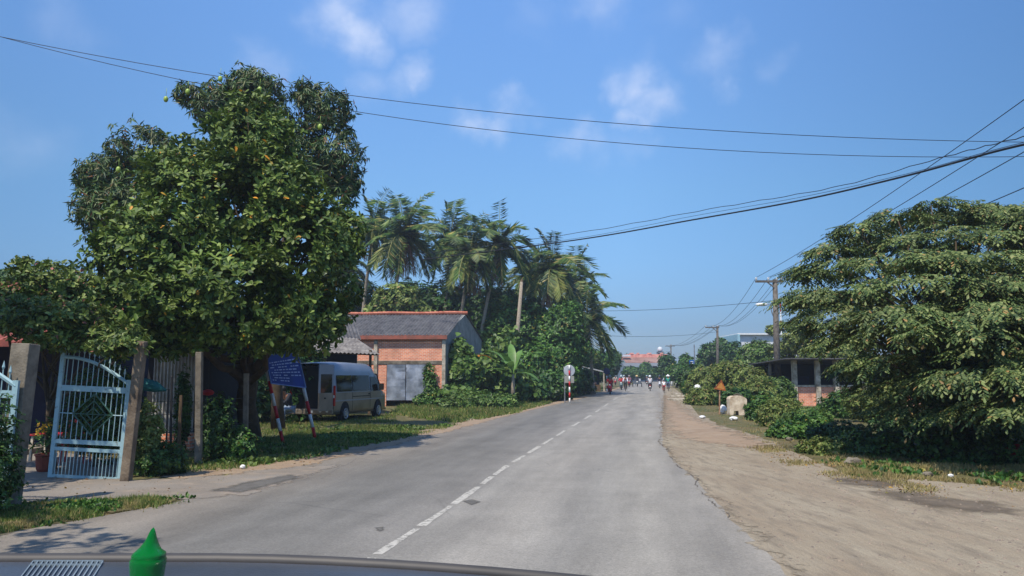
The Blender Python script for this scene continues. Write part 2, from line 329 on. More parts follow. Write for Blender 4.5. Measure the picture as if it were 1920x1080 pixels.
FRONDY = leafmat('yellowing_frond', [(90, 110, 48), (116, 128, 60), (146, 146, 78)], rough=.5, trans=.2, clump=.6)
DEADF = leafmat('dead_frond', [(118, 80, 58), (152, 106, 80), (172, 128, 98)], rough=.8, trans=.1)
GRASSM = leafmat('grass_blade', [(56, 88, 30), (82, 110, 42), (110, 128, 56), (136, 138, 76)], (170, 150, 100), .12, rough=.6, trans=.25, clump=.5)
GRASSD = leafmat('dry_grass_blade', [(110, 112, 60), (146, 132, 84), (170, 150, 104), (128, 128, 70)], rough=.7, trans=.2, clump=.5)
BANANA = leafmat('banana_leaf', [(88, 126, 58), (108, 144, 72)], rough=.4, trans=.3)
BANDRY = leafmat('dry_banana_leaf', [(196, 140, 40), (180, 104, 36)], rough=.6, trans=.25)

# ================================================================== ground
def ragged(pts, jag=.12, step=.35, seed=0, closed=True, maxd=60):
    out = []; n = len(pts)
    for i in range(n if closed else n-1):
        a = Vector(pts[i][:2]); b = Vector(pts[(i+1) % n][:2]); L = (b-a).length; dn = Vector((-(b-a).y, (b-a).x)).normalized() if L > 0 else Vector((0, 0))
        k = max(1, min(260, int(L/step)))
        for j in range(k):
            p = a.lerp(b, j/k); s = noise.noise(Vector((p.x*.55, p.y*.55, seed)))*1.3 + noise.noise(Vector((p.x*2.3, p.y*2.3, seed+9)))*.7
            f = 0 if j == 0 and False else 1
            out.append(p + dn*s*jag*f)
    return out
def sheet(name, pts, z, mat, jag=.12, step=.35, seed=0, kind='structure'):
    P = ragged(pts, jag, step, seed) if jag else [Vector(p[:2]) for p in pts]
    P3 = [Vector((p.x, p.y, z)) for p in P]; tri = tessellate_polygon([P3])
    me = bpy.data.meshes.new(name); me.from_pydata([tuple(p) for p in P3], [], [tuple(t) for t in tri])
    bm = bmesh.new(); bm.from_mesh(me)
    for f in bm.faces:
        if f.normal.z < 0: f.normal_flip()
    bm.to_mesh(me); bm.free()
    o = link_mesh(name, me, mat); o['kind'] = kind; return o
G = lambda l: [gnd(*p) for p in l]
def groundmat(name, cols, scales, rough=.9, bump=.6, bscale=60, stretch=None, fleck=None):
    """cols: base, large patch colour, small patch colour"""
    m = bpy.data.materials.new(name); m.use_nodes = True; t = m.node_tree; b = t.nodes['Principled BSDF']
    tx = t.nodes.new('ShaderNodeTexCoord'); mp = t.nodes.new('ShaderNodeMapping'); t.links.new(tx.outputs['Object'], mp.inputs[0])
    if stretch: mp.inputs['Rotation'].default_value = (0, 0, stretch[0]); mp.inputs['Scale'].default_value = stretch[1]
    cur = None
    def nm(src, sc, lo, hi, det=7, ro=.6):
        n = t.nodes.new('ShaderNodeTexNoise'); n.inputs['Scale'].default_value = sc; n.inputs['Detail'].default_value = det; n.inputs['Roughness'].default_value = ro; t.links.new(src, n.inputs[0])
        r = t.nodes.new('ShaderNodeMapRange'); r.inputs[1].default_value = lo; r.inputs[2].default_value = hi; t.links.new(n.outputs[0], r.inputs[0]); return r.outputs[0]
    x = t.nodes.new('ShaderNodeMix'); x.data_type = 'RGBA'; x.inputs[6].default_value = lin(cols[0]); x.inputs[7].default_value = lin(cols[1]); t.links.new(nm(mp.outputs[0], scales[0], .35, .65), x.inputs[0])
    y = t.nodes.new('ShaderNodeMix'); y.data_type = 'RGBA'; t.links.new(x.outputs[2], y.inputs[6]); y.inputs[7].default_value = lin(cols[2]); t.links.new(nm(mp.outputs[0], scales[1], .48, .72), y.inputs[0])
    last = y
    if fleck:
        z = t.nodes.new('ShaderNodeMix'); z.data_type = 'RGBA'; t.links.new(y.outputs[2], z.inputs[6]); z.inputs[7].default_value = lin(fleck[0]); t.links.new(nm(tx.outputs['Object'], fleck[1], fleck[2], fleck[2]+.08, 3), z.inputs[0]); last = z
    g = t.nodes.new('ShaderNodeMix'); g.data_type = 'RGBA'; g.blend_type = 'MULTIPLY'; g.inputs[0].default_value = 1
    gn = t.nodes.new('ShaderNodeTexNoise'); gn.inputs['Scale'].default_value = 90; gn.inputs['Detail'].default_value = 2; t.links.new(tx.outputs['Object'], gn.inputs[0])
    gr = t.nodes.new('ShaderNodeMapRange'); gr.inputs[3].default_value = .55; gr.inputs[4].default_value = 1.45; t.links.new(gn.outputs[0], gr.inputs[0])
    t.links.new(last.outputs[2], g.inputs[6]); t.links.new(gr.outputs[0], g.inputs[7])
    t.links.new(g.outputs[2], b.inputs['Base Color']); b.inputs['Roughness'].default_value = rough; b.inputs['Specular IOR Level'].default_value = .25
    n2 = t.nodes.new('ShaderNodeTexNoise'); n2.inputs['Scale'].default_value = bscale; n2.inputs['Detail'].default_value = 4; t.links.new(tx.outputs['Object'], n2.inputs[0])
    n3 = t.nodes.new('ShaderNodeTexNoise'); n3.inputs['Scale'].default_value = 3; n3.inputs['Detail'].default_value = 6; t.links.new(mp.outputs[0], n3.inputs[0])
    am = t.nodes.new('ShaderNodeMath'); am.operation = 'ADD'; t.links.new(n2.outputs[0], am.inputs[0]); ml = t.nodes.new('ShaderNodeMath'); ml.operation = 'MULTIPLY'; ml.inputs[1].default_value = 4; t.links.new(n3.outputs[0], ml.inputs[0]); t.links.new(ml.outputs[0], am.inputs[1])
    bp = t.nodes.new('ShaderNodeBump'); bp.inputs['Strength'].default_value = bump; bp.inputs['Distance'].default_value = .015; t.links.new(am.outputs[0], bp.inputs['Height']); t.links.new(bp.outputs[0], b.inputs['Normal'])
    MATS[name] = m; return m
SOIL = groundmat('soil_and_turf', [(72, 82, 44), (98, 88, 60), (120, 104, 76)], (.35, 2.5), bump=1)
DIRT = groundmat('dirt', [(148, 138, 119), (136, 123, 104), (118, 108, 93)], (.6, 2.2), bump=1, stretch=(R(10), (2.2, .6, 1)), fleck=((92, 84, 76), 9, .66))
DIRTR = groundmat('red_dirt', [(148, 128, 106), (136, 118, 99), (154, 139, 119)], (.5, 2), bump=.9, fleck=((100, 90, 80), 9, .66))
PAVE = groundmat('driveway_concrete', [(132, 126, 118), (116, 108, 98), (146, 134, 120)], (.6, 2.4), bump=.6)
WET = groundmat('wet_mud', [(104, 95, 82), (88, 78, 66), (120, 108, 92)], (1, 4), rough=.7, bump=.5)

# road material: colour varies across the carriageway (worn lanes, wheel tracks)
VPX = 1216; DIRV = ray(VPX, 703); RA = math.atan2(DIRV.x, DIRV.y)       # road heading
def roadmat():
    m = bpy.data.materials.new('asphalt'); m.use_nodes = True; t = m.node_tree; b = t.nodes['Principled BSDF']
    tx = t.nodes.new('ShaderNodeTexCoord'); mp = t.nodes.new('ShaderNodeMapping'); mp.inputs['Rotation'].default_value = (0, 0, RA); t.links.new(tx.outputs['Object'], mp.inputs[0])
    sp = t.nodes.new('ShaderNodeSeparateXYZ'); t.links.new(mp.outputs[0], sp.inputs[0])
    wob = t.nodes.new('ShaderNodeTexNoise'); wob.inputs['Scale'].default_value = .25; t.links.new(mp.outputs[0], wob.inputs[0])
    ws = t.nodes.new('ShaderNodeMath'); ws.operation = 'MULTIPLY_ADD'; ws.inputs[1].default_value = .8; t.links.new(wob.outputs[0], ws.inputs[0]); t.links.new(sp.outputs[0], ws.inputs[2])
    mr = t.nodes.new('ShaderNodeMapRange'); mr.inputs[1].default_value = -7.5; mr.inputs[2].default_value = 2.5; t.links.new(ws.outputs[0], mr.inputs[0])
    cr = t.nodes.new('ShaderNodeValToRGB'); el = cr.color_ramp.elements
    stops = [(0, (132, 123, 110)), (.16, (122, 116, 107)), (.3, (106, 104, 99)), (.42, (110, 108, 103)), (.505, (122, 119, 113)), (.53, (132, 129, 122)), (.62, (138, 134, 126)), (.70, (129, 126, 119)), (.78, (141, 137, 128)), (.86, (131, 127, 119)), (1, (143, 136, 124))]
    el[0].position = 0; el[0].color = lin(stops[0][1]); el[1].position = 1; el[1].color = lin(stops[-1][1])
    for p, c in stops[1:-1]: e = el.new(p); e.color = lin(c)
    t.links.new(mr.outputs[0], cr.inputs[0])
    st = t.nodes.new('ShaderNodeMapping'); st.inputs['Scale'].default_value = (1.4, .16, 1); t.links.new(mp.outputs[0], st.inputs[0])
    n = t.nodes.new('ShaderNodeTexNoise'); n.inputs['Scale'].default_value = 1.2; n.inputs['Detail'].default_value = 8; n.inputs['Roughness'].default_value = .6; t.links.new(st.outputs[0], n.inputs[0])
    r = t.nodes.new('ShaderNodeMapRange'); r.inputs[1].default_value = .3; r.inputs[2].default_value = .7; r.inputs[3].default_value = .78; r.inputs[4].default_value = 1.16; t.links.new(n.outputs[0], r.inputs[0])
    g = t.nodes.new('ShaderNodeTexNoise'); g.inputs['Scale'].default_value = 42; g.inputs['Detail'].default_value = 4; g.inputs['Roughness'].default_value = .8; t.links.new(tx.outputs['Object'], g.inputs[0])
    gr = t.nodes.new('ShaderNodeMapRange'); gr.inputs[1].default_value = .25; gr.inputs[2].default_value = .75; gr.inputs[3].default_value = .6; gr.inputs[4].default_value = 1.4; t.links.new(g.outputs[0], gr.inputs[0])
    pt = t.nodes.new('ShaderNodeTexNoise'); pt.inputs['Scale'].default_value = .9; pt.inputs['Detail'].default_value = 7; pt.inputs['Roughness'].default_value = .65; t.links.new(tx.outputs['Object'], pt.inputs[0])
    pr = t.nodes.new('ShaderNodeMapRange'); pr.inputs[1].default_value = .3; pr.inputs[2].default_value = .7; pr.inputs[3].default_value = .88; pr.inputs[4].default_value = 1.1; t.links.new(pt.outputs[0], pr.inputs[0])
    m1 = t.nodes.new('ShaderNodeMath'); m1.operation = 'MULTIPLY'; t.links.new(r.outputs[0], m1.inputs[0]); t.links.new(gr.outputs[0], m1.inputs[1])
    m2 = t.nodes.new('ShaderNodeMath'); m2.operation = 'MULTIPLY'; t.links.new(m1.outputs[0], m2.inputs[0]); t.links.new(pr.outputs[0], m2.inputs[1])
    mx = t.nodes.new('ShaderNodeMix'); mx.data_type = 'RGBA'; mx.blend_type = 'MULTIPLY'; mx.inputs[0].default_value = 1; t.links.new(cr.outputs[0], mx.inputs[6]); t.links.new(m2.outputs[0], mx.inputs[7])
    # tar cracks: thin lines, mostly off
    vo = t.nodes.new('ShaderNodeTexVoronoi'); vo.feature = 'DISTANCE_TO_EDGE'; vo.inputs['Scale'].default_value = .33
    dn = t.nodes.new('ShaderNodeVectorMath'); dn.operation = 'MULTIPLY_ADD'; dn.inputs[1].default_value = (.35, .35, 0); t.links.new(pt.outputs['Color'], dn.inputs[0]); t.links.new(tx.outputs['Object'], dn.inputs[2]); t.links.new(dn.outputs[0], vo.inputs[0])
    vr = t.nodes.new('ShaderNodeMapRange'); vr.inputs[1].default_value = 0; vr.inputs[2].default_value = .006; vr.inputs[3].default_value = .28; vr.inputs[4].default_value = 0; t.links.new(vo.outputs['Distance'], vr.inputs[0])
    mk = t.nodes.new('ShaderNodeMapRange'); mk.inputs[1].default_value = .5; mk.inputs[2].default_value = .58; t.links.new(wob.outputs[0], mk.inputs[0])
    mm = t.nodes.new('ShaderNodeMath'); mm.operation = 'MULTIPLY'; t.links.new(vr.outputs[0], mm.inputs[0]); t.links.new(mk.outputs[0], mm.inputs[1])
    fx = t.nodes.new('ShaderNodeMix'); fx.data_type = 'RGBA'; t.links.new(mm.outputs[0], fx.inputs[0]); t.links.new(mx.outputs[2], fx.inputs[6]); fx.inputs[7].default_value = (.03, .03, .032, 1)
    t.links.new(fx.outputs[2], b.inputs['Base Color']); b.inputs['Roughness'].default_value = .82; b.inputs['Specular IOR Level'].default_value = .3
    bp = t.nodes.new('ShaderNodeBump'); bp.inputs['Strength'].default_value = .5; bp.inputs['Distance'].default_value = .008; t.links.new(g.outputs[0], bp.inputs['Height']); t.links.new(bp.outputs[0], b.inputs['Normal'])
    return m
def in_poly(P, poly):
    x, y = P[:, 0], P[:, 1]; c = np.zeros(len(P), bool); n = len(poly)
    for i in range(n):
        x1, y1 = poly[i][:2]; x2, y2 = poly[(i+1) % n][:2]
        m = ((y1 > y) != (y2 > y)) & (x < (x2-x1)*(y-y1)/((y2-y1) or 1e-9)+x1); c ^= m
    return c
def faded(mat, k=.9, sc=2.2, soft=.1):
    m = mat.copy(); m.name = mat.name + '_patch'; t = m.node_tree; b = t.nodes['Principled BSDF']; o = t.nodes['Material Output']
    at_ = t.nodes.new('ShaderNodeAttribute'); at_.attribute_name = 'cover'; tx = t.nodes.new('ShaderNodeTexCoord'); n = t.nodes.new('ShaderNodeTexNoise'); n.inputs['Scale'].default_value = sc; n.inputs['Detail'].default_value = 9; n.inputs['Roughness'].default_value = .65; t.links.new(tx.outputs['Object'], n.inputs[0])
    a = t.nodes.new('ShaderNodeMath'); a.operation = 'MULTIPLY_ADD'; a.inputs[1].default_value = k*2; t.links.new(n.outputs[0], a.inputs[0]); t.links.new(at_.outputs['Fac'], a.inputs[2])
    r = t.nodes.new('ShaderNodeMapRange'); r.interpolation_type = 'SMOOTHSTEP'; r.inputs[1].default_value = .52-soft+k; r.inputs[2].default_value = .52+soft+k; t.links.new(a.outputs[0], r.inputs[0])
    tr = t.nodes.new('ShaderNodeBsdfTransparent'); ms = t.nodes.new('ShaderNodeMixShader'); t.links.new(r.outputs[0], ms.inputs[0]); t.links.new(tr.outputs[0], ms.inputs[1]); t.links.new(b.outputs[0], ms.inputs[2]); t.links.new(ms.outputs[0], o.inputs[0]); return m
def strip(name, line, prof, z, mat, step=.4):
    """ribbon along a line; prof = [(offset to the right of travel, cover)]"""
    P = ragged(line, 0, step, 0, closed=False) + [Vector(line[-1][:2])]; V = []; cv = []
    for i, p in enumerate(P):
        d = (P[min(i+1, len(P)-1)]-P[max(0, i-1)]).normalized(); nr_ = Vector((d.y, -d.x))
        for o_, c_ in prof: q = p+nr_*o_; V.append((q.x, q.y, z)); cv.append(c_)
    k = len(prof); f = [(i*k+j, i*k+j+1, (i+1)*k+j+1, (i+1)*k+j) for i in range(len(P)-1) for j in range(k-1)]
    me = bpy.data.meshes.new(name); me.from_pydata(V, [], f); a = me.attributes.new('cover', 'FLOAT', 'POINT'); a.data.foreach_set('value', cv)
    o = link_mesh(name, me, mat); o['kind'] = 'structure'; return o
def patch(name, poly, z, mat, fade, res):
    P = np.array([tuple(p)[:2] for p in poly]); lo, hi = P.min(0)-fade, P.max(0)+fade; nx, ny = [max(3, int(v/res)) for v in (hi-lo)]
    X, Y = np.meshgrid(np.linspace(lo[0], hi[0], nx+1), np.linspace(lo[1], hi[1], ny+1)); Q = np.c_[X.ravel(), Y.ravel()]; D = np.full(len(Q), 1e9)
    for i in range(len(P)):
        a, b = P[i], P[(i+1) % len(P)]; ab = b-a; t = np.clip(((Q-a)@ab)/max(ab@ab, 1e-9), 0, 1); D = np.minimum(D, np.linalg.norm(Q-(a+t[:, None]*ab), axis=1))
    D = np.where(in_poly(Q, P), D, -D); cv = np.clip(.5+D/fade*.5, -.5, 1.2)
    V = np.c_[Q, np.full(len(Q), z)]; f = [(j*(nx+1)+i, j*(nx+1)+i+1, (j+1)*(nx+1)+i+1, (j+1)*(nx+1)+i) for j in range(ny) for i in range(nx)]
    f = [q for q in f if max(cv[list(q)]) > -.3]
    me = bpy.data.meshes.new(name); me.from_pydata(V.tolist(), [], f); a = me.attributes.new('cover', 'FLOAT', 'POINT'); a.data.foreach_set('value', cv.astype(np.float32))
    o = link_mesh(name, me, mat); o['kind'] = 'structure'; return o
ASPH = roadmat()
# one ground sheet to the horizon
mb = MB(); mb.add([(-700, -60, 0), (700, -60, 0), (700, 1100, 0), (-700, 1100, 0)], [(0, 1, 2, 3)])
tag(mb.build('ground', SOIL), kind='structure')
roadL = G([(1206, 712), (1196, 717), (1180, 723), (1150, 732), (1128, 739), (1090, 747), (1000, 768), (930, 785), (870, 801), (760, 829), (640, 856), (545, 880), (430, 912), (330, 943), (200, 968), (0, 1003), (-200, 1040)]) + [Vector((-9, 5, 0)), Vector((-9, -20, 0))]
roadR = G([(1228, 712), (1234, 717), (1240, 724), (1245, 735), (1244, 760), (1240, 790), (1241, 815), (1243, 838), (1262, 862), (1290, 888), (1330, 932), (1400, 1000), (1480, 1080)]) + [Vector((2.2, 2, 0)), Vector((1.0, -20, 0))]
far = [Vector((0+0.1761*1000+11, 1000, 0)), Vector((0.1761*1000+20, 1000, 0))]
sheet('road', [Vector((p.x, p.y, 0)) for p in roadL[::-1]] + [far[0]+Vector((-6, 0, 0)), far[1]] + roadR, .012, ASPH, .07, .3, 3)
# right dirt shoulder
sh = G([(1232, 716), (1243, 722), (1252, 730), (1262, 745), (1300, 772), (1350, 797), (1420, 818), (1500, 852), (1600, 893), (1760, 903), (1960, 918), (2200, 930)]) + [Vector((22, -20, 0)), Vector((-1, -20, 0)), Vector((1.6, 4, 0))] + G([(1300, 930), (1230, 850), (1225, 790), (1235, 740)])
sheet('dirt_shoulder', sh, .008, DIRT, .16, .3, 5)
DF, RF, WF, PF = faded(DIRT), faded(DIRTR), faded(WET, .5, 3, .33), faded(PAVE)
patch('red_dirt_shoulder', G([(1246, 742), (1262, 750), (1310, 788), (1390, 814), (1440, 832), (1430, 842), (1360, 836), (1290, 826), (1252, 806), (1247, 770)]), .0165, RF, 1.0, .25)
0 and patch('red_dirt_patch', G([(1350, 850), (1480, 850), (1560, 880), (1500, 900), (1400, 880)]), .020, RF, .7, .2)
strip('road_edge_dirt', [Vector((p.x, p.y, 0)) for p in roadR], [(-1.6, 1), (-.9, 1.0), (-.3, .9), (.1, .25), (.65, -.35)], .0135, DF)
strip('road_edge_dirt', G([(1180, 723), (1150, 732), (1128, 739), (1090, 747), (1000, 768), (930, 785), (870, 801), (760, 829), (640, 856), (545, 880), (440, 908)]), [(-.75, -.4), (-.15, .35), (.2, 1.0), (.7, 1.0)], .0145, RF)
strip('verge_dirt', G([(1150, 731), (1110, 742), (1000, 765), (900, 787), (800, 812), (720, 834), (640, 852), (500, 872), (400, 884), (300, 894)]), [(-.6, .8), (-.2, 1), (.3, .8), (1.1, -.3)], .008, RF)
patch('driveway', G([(30, 905), (100, 899), (240, 902), (330, 899), (440, 889), (560, 876), (640, 872), (600, 885), (470, 930), (330, 937), (200, 941), (40, 947), (-250, 964), (-250, 905)]), .016, PF, .35, .12)
sheet('courtyard_paving', G([(-300, 905), (240, 902), (215, 862), (60, 840), (-300, 850)]), .003, PAVE, 0)
patch('asphalt_apron_grass_soil', G([(-250, 965), (40, 947), (200, 941), (320, 937), (330, 943), (200, 966), (0, 1001), (-250, 1050)]), .0185, faded(SOIL), .25, .1)
for i, l in enumerate([[(1572, 900), (1600, 898), (1660, 903), (1700, 910), (1640, 914), (1590, 910)], [(1650, 925), (1700, 922), (1760, 935), (1850, 944), (1900, 957), (1860, 964), (1760, 952), (1690, 940)]]):
    patch('wet_patch', G(l), .0145, WF, .5, .08)
TAR = faded(groundmat('tar', [(96, 94, 90), (86, 84, 80), (108, 105, 100)], (2, 7), bump=.3), .6, 4, .35)
for i, l in enumerate([[(400, 922), (470, 905), (545, 892), (560, 897), (500, 913), (450, 925)], [(868, 942), (885, 938), (900, 943), (885, 949)], [(706, 992), (716, 991), (719, 996), (711, 999)]]):
    patch('tar_patch', G(l), .0175, TAR, .18 if i in (0, 3) else .05, .05 if i in (0, 3) else .02)
# crumbling road edge: thin dark crack with side runs
CRK = pmat('crack_shadow', (96, 88, 78), .95, scale=20)
cl = G([(1246, 752), (1242, 765), (1239, 790), (1240, 815), (1243, 840), (1264, 863), (1291, 889), (1331, 933), (1372, 975)])
L_ = ragged(cl, .14, .05, 77, closed=False)
seg = []
for i_, p in enumerate(L_):
    j_ = noise.noise(Vector((p.x*9, p.y*9, 3)))*.05
    wd_ = max(.0, .006 + .022*noise.noise(Vector((p.x*1.6, p.y*1.6, 5)))); seg.append((Vector((p.x+j_, p.y, 0)), wd_))
V_ = []; F_ = []
for i_, (p, wd_) in enumerate(seg): V_ += [(p.x-wd_, p.y, .0185), (p.x+wd_, p.y, .0185)]
F_ = [(2*i_, 2*i_+1, 2*i_+3, 2*i_+2) for i_ in range(len(seg)-1)]
me = bpy.data.meshes.new('road_edge_crack'); me.from_pydata(V_, [], F_); o = link_mesh('road_edge_crack', me, CRK); o['kind'] = 'structure'
# centre line dashes
PAINT = groundmat('worn_road_paint', [(178, 175, 166), (162, 159, 151), (134, 132, 126)], (3, 8), bump=.2, fleck=((128, 126, 120), 16, .52))
def cline(py):
    xs = [(1090, 640), (1042, 707), (990, 787), (930, 876), (880, 942), (840, 1008), (810, 1056), (790, 1090), (770, 1122), (750, 1150), (735, 1175), (722, 1190), (714, 1202)]
    for (a, b), (c, d) in zip(xs, xs[1:]):
        if a >= py >= c: return b + (d-b)*(a-py)/(a-c)
    return 1202
dashes = [(1080, 1048), (1042, 993), (988, 950), (947, 914), (909, 895), (892, 874), (868, 855), (851, 838), (834, 822), (818, 808), (800, 792), (786, 779), (773, 768), (762, 757), (750, 746), (741, 738), (732, 730)]
for i, (a, b) in enumerate(dashes):
    A = gnd(cline(a), a); B = gnd(cline(b), b); d = (B-A).normalized(); nrm = Vector((d.y, -d.x, 0))*.05
    mid = [A.lerp(B, t) for t in (0, .33, .66, 1)]
    q = [p - nrm for p in mid] + [p + nrm for p in mid[::-1]]
    sheet('road_marking', q, .0145, PAINT, .022, .04, 50+i)

# ================================================================== grass and ground cover
def cover(name, label, polys, n, L, W, mat, tmpl=BLADE, lean=.5, seed=0, thr=-.15, hs=1.0, k=3):
    r = np.random.default_rng(seed); out = []
    for poly in polys:
        P = np.array([tuple(p)[:2] for p in poly]); lo, hi = P.min(0), P.max(0)
        q = r.uniform(lo, hi, (n*3, 2)); q = q[in_poly(q, P)][:n]; q = q + r.normal(size=q.shape)*.11
        nv = np.array([noise.noise(Vector((a*.9*hs, b*.9*hs, seed))) for a, b in q]); q = q[nv > thr]; nv = nv[nv > thr]
        out.append(np.c_[q, nv])
    Q = np.concatenate(out); C = np.repeat(np.c_[Q[:, :2], np.zeros(len(Q))], k, 0); h = np.repeat(.6+.9*np.clip(Q[:, 2]+.2, 0, 1), k)
    C[:, :2] += r.normal(size=(len(C), 2))*.02; A = r.normal(size=(len(C), 3))*lean; A[:, 2] = 1
    U = r.normal(size=(len(C), 3)); Ls = L*h*r.uniform(.6, 1.3, len(C)); me = instmesh(name, C, A, U, Ls, W*(.7+.6*r.random(len(C))), tmpl)
    o = link_mesh(name, me, mat); o['kind'] = 'stuff'; o['label'] = label; o['category'] = 'grass'; return o
v1 = G([(-60, 955), (40, 948), (200, 942), (330, 936), (320, 945), (200, 965), (0, 998), (-60, 1010)])
v2 = G([(250, 893), (440, 880), (560, 862), (640, 845), (760, 822), (860, 797), (800, 800), (700, 800), (560, 812), (430, 850), (330, 870), (250, 880)])
v3 = G([(740, 775), (860, 792), (960, 775), (1030, 757), (1000, 745), (880, 760), (760, 758)])
v8 = G([(440, 852), (560, 846), (700, 812), (745, 790), (735, 778), (560, 782), (440, 800), (300, 850)])
v9 = G([(735, 778), (860, 794), (960, 776), (1000, 764), (960, 758), (760, 762)])
v4 = G([(1000, 764), (1090, 741), (1135, 729), (1120, 722), (1060, 735), (980, 755)])
v5 = G([(1262, 746), (1300, 774), (1350, 798), (1420, 820), (1500, 856), (1580, 850), (1480, 800), (1400, 770), (1330, 745), (1270, 725), (1250, 724)])
v6 = G([(1600, 893), (1760, 903), (1960, 918), (1960, 880), (1700, 850), (1560, 860)])
cover('grass', 'low grass and weeds on the left verge below the gate and signboard', [v2, v8], 9000, .12, .014, GRASSM, seed=1)
cover('grass', 'short scrubby grass patch between driveway and asphalt at the lower left', [v1], 8000, .085, .010, GRASSM, seed=11, thr=-.12, hs=1.6)
cover('dry_grass', 'dry straw mixed into the grass patch at the lower left', [v1], 3500, .07, .010, GRASSD, seed=12, thr=.0, hs=2)
cover('grass', 'grass along the left side of the road past the parked van', [v3, v4, v9], 9000, .20, .03, GRASSM, seed=2, thr=-.3)
cover('dry_grass', 'dry straw coloured grass at the foot of the right hedge', [v5, v6], 7000, .10, .014, GRASSD, seed=3, thr=-.1)
cover('ground_cover', 'leafy weeds spreading over the left verge', [v2, v3], 3500, .12, .07, LEAF_VINE, tmpl=OBOV, lean=1.1, seed=4, thr=-.05)
cover('ground_cover', 'small leafy weeds under the right tree', [v6], 800, .12, .07, LEAF_MID, tmpl=OBOV, lean=1.0, seed=5, thr=.0)
cover('ground_cover', 'small leafy weeds in the grass by the driveway', [v1], 2200, .09, .04, LEAF_MID, tmpl=OBOV, lean=1.0, seed=6, thr=.0)
v7 = G([(1420, 822), (1520, 862), (1640, 893), (1960, 918), (2050, 935), (1700, 925), (1500, 880), (1400, 835)])
cover('dry_grass', 'sparse dry straw on the dirt beside the right tree', [v7], 3000, .08, .012, GRASSD, seed=7, thr=.05)

LITTER = leafmat('fallen_leaf', [(120, 92, 60), (150, 118, 76), (104, 84, 62), (134, 128, 76)], (190, 150, 70), .1, rough=.8, trans=.05)
cover('fallen_leaves', 'dry fallen leaves scattered on the dirt under the right tree', [G([(1400, 832), (1600, 880), (1960, 910), (1960, 950), (1700, 935), (1480, 880)])], 1500, .06, .035, LITTER, tmpl=OBOV, lean=6, seed=21, thr=-.1, k=1)
cover('fallen_leaves', 'dry fallen leaves scattered on the left verge and driveway', [v1, G([(250, 893), (440, 884), (640, 850), (640, 862), (440, 900), (330, 930), (40, 940), (100, 903)])], 500, .06, .035, LITTER, tmpl=OBOV, lean=6, seed=22, thr=-.1, k=1)

# ================================================================== LEFT: gate, posts, yard
def post(name, label, a, b, w, mat, cat='post', group=None):
    """square post from base a to top b"""
    a = Vector(a); b = Vector(b); mb = MB(); mb.beam((0, 0, 0), b-a, w, w, up=(0, 1, 0)); o = mb.build(name, mat, bevel=.012); o.location = a
    return tag(o, label, cat, group)
post('gate_post', 'weathered concrete gate post beside the bush at the left edge, dirt stained', at(12, 945, 10.8).xy.to_3d(), at(49, 645, 10.9), .26, CONC, 'gate post')
post('gate_post', 'leaning concrete post behind the latch side of the blue gate', Vector((gnd(236, 903).x, gnd(236, 903).y, 0)), at(266, 640, 13.3), .155, pmat('brown_stained_concrete', (132, 118, 100), .92, scale=4, col2=(84, 72, 60), bump=.5, bscale=30), 'gate post')
def make_gate():
    r = thing('metal_gate', '', 'gate')
    W, HL, HR = 1.24, 2.30, 1.70
    def arch(u): return 2.10 - .42*(u/W)**1.9 + .02*math.sin(u*3)
    f = MB()
    f.beam((0, 0, 0), (0, 0, HL), .075, .05, up=(0, 1, 0)); f.beam((W, 0, 0), (W, 0, HR+.05), .075, .05, up=(0, 1, 0))
    for z, h in ((.03, .05), (.50, .06), (.63, .075), (1.56, .10)): f.beam((.037, 0, z), (W-.037, 0, z), .045, h)
    pts = [(u*W/12, 0, arch(u*W/12)) for u in range(13)]; f.tube(pts, .032, 6)
    f.build('gate_frame', BLUE, r)
    b = MB(); nb = 13
    cx, cz, rd = W*.52, 1.12, .36
    for i in range(1, nb):
        u = i*W/nb; top = arch(u); b.tube([(u, 0, 1.60), (u, 0, top)], .008, 5, False)
        d = rd - abs(u-cx)
        if d > 0: b.tube([(u, 0, .66), (u, 0, cz-d)], .008, 5, False); b.tube([(u, 0, cz+d), (u, 0, 1.52)], .008, 5, False)
        else: b.tube([(u, 0, .66), (u, 0, 1.52)], .008, 5, False)
        b.tube([(u, 0, top+.02), (u, 0, top+.10), (u, 0, top+.13), (u, 0, top+.22)], [.008, .008, .022, .002], 5)
    for i in range(1, 19): u = i*W/19; b.tube([(u, 0, .05), (u, 0, .48)], .008, 5, False)
    b.tube([(.03, 0, cz), (cx-rd, 0, cz)], .01, 5); b.tube([(cx+rd, 0, cz), (W-.03, 0, cz)], .01, 5)
    b.build('gate_bars', BLUE, r)
    d = MB(); c4 = [(cx-rd, cz), (cx, cz+rd), (cx+rd, cz), (cx, cz-rd)]
    for i in range(4): a, e = c4[i], c4[(i+1) % 4]; d.beam((a[0], 0, a[1]), (e[0], 0, e[1]), .02, .02)
    for k in (.33, .66):
        for i in range(4):
            a, e = c4[i], c4[(i+1) % 4]; d.beam((cx+(a[0]-cx)*k, .004, cz+(a[1]-cz)*k), (cx+(e[0]-cx)*k, .004, cz+(e[1]-cz)*k), .014, .014)
    d.beam((cx, -.004, cz-rd), (cx, -.004, cz+rd), .012, .012); d.beam((cx-rd, -.004, cz), (cx+rd, -.004, cz), .012, .012)
    d.build('diamond_ornament', pmat('green_ornament_paint', (60, 96, 84), .5, scale=9), r)
    return r
gt = make_gate(); gp = gnd(94, 897); gt.location = (gp.x, gp.y, .02); gt.rotation_euler = (0, R(2.6), R(-2))
gt['label'] = 'light blue iron gate leaf with arched top and diamond ornament, standing open between the posts'; gt['group'] = 'blue gate leaves'
g2 = copy_tree(gt); p2_ = at(12, 745, 10.6); g2.location = (p2_.x-1.22, 10.6, .02); g2.rotation_euler = (0, R(2), R(3))
g2['label'] = 'light blue gate leaf cut off by the left edge of the photo'
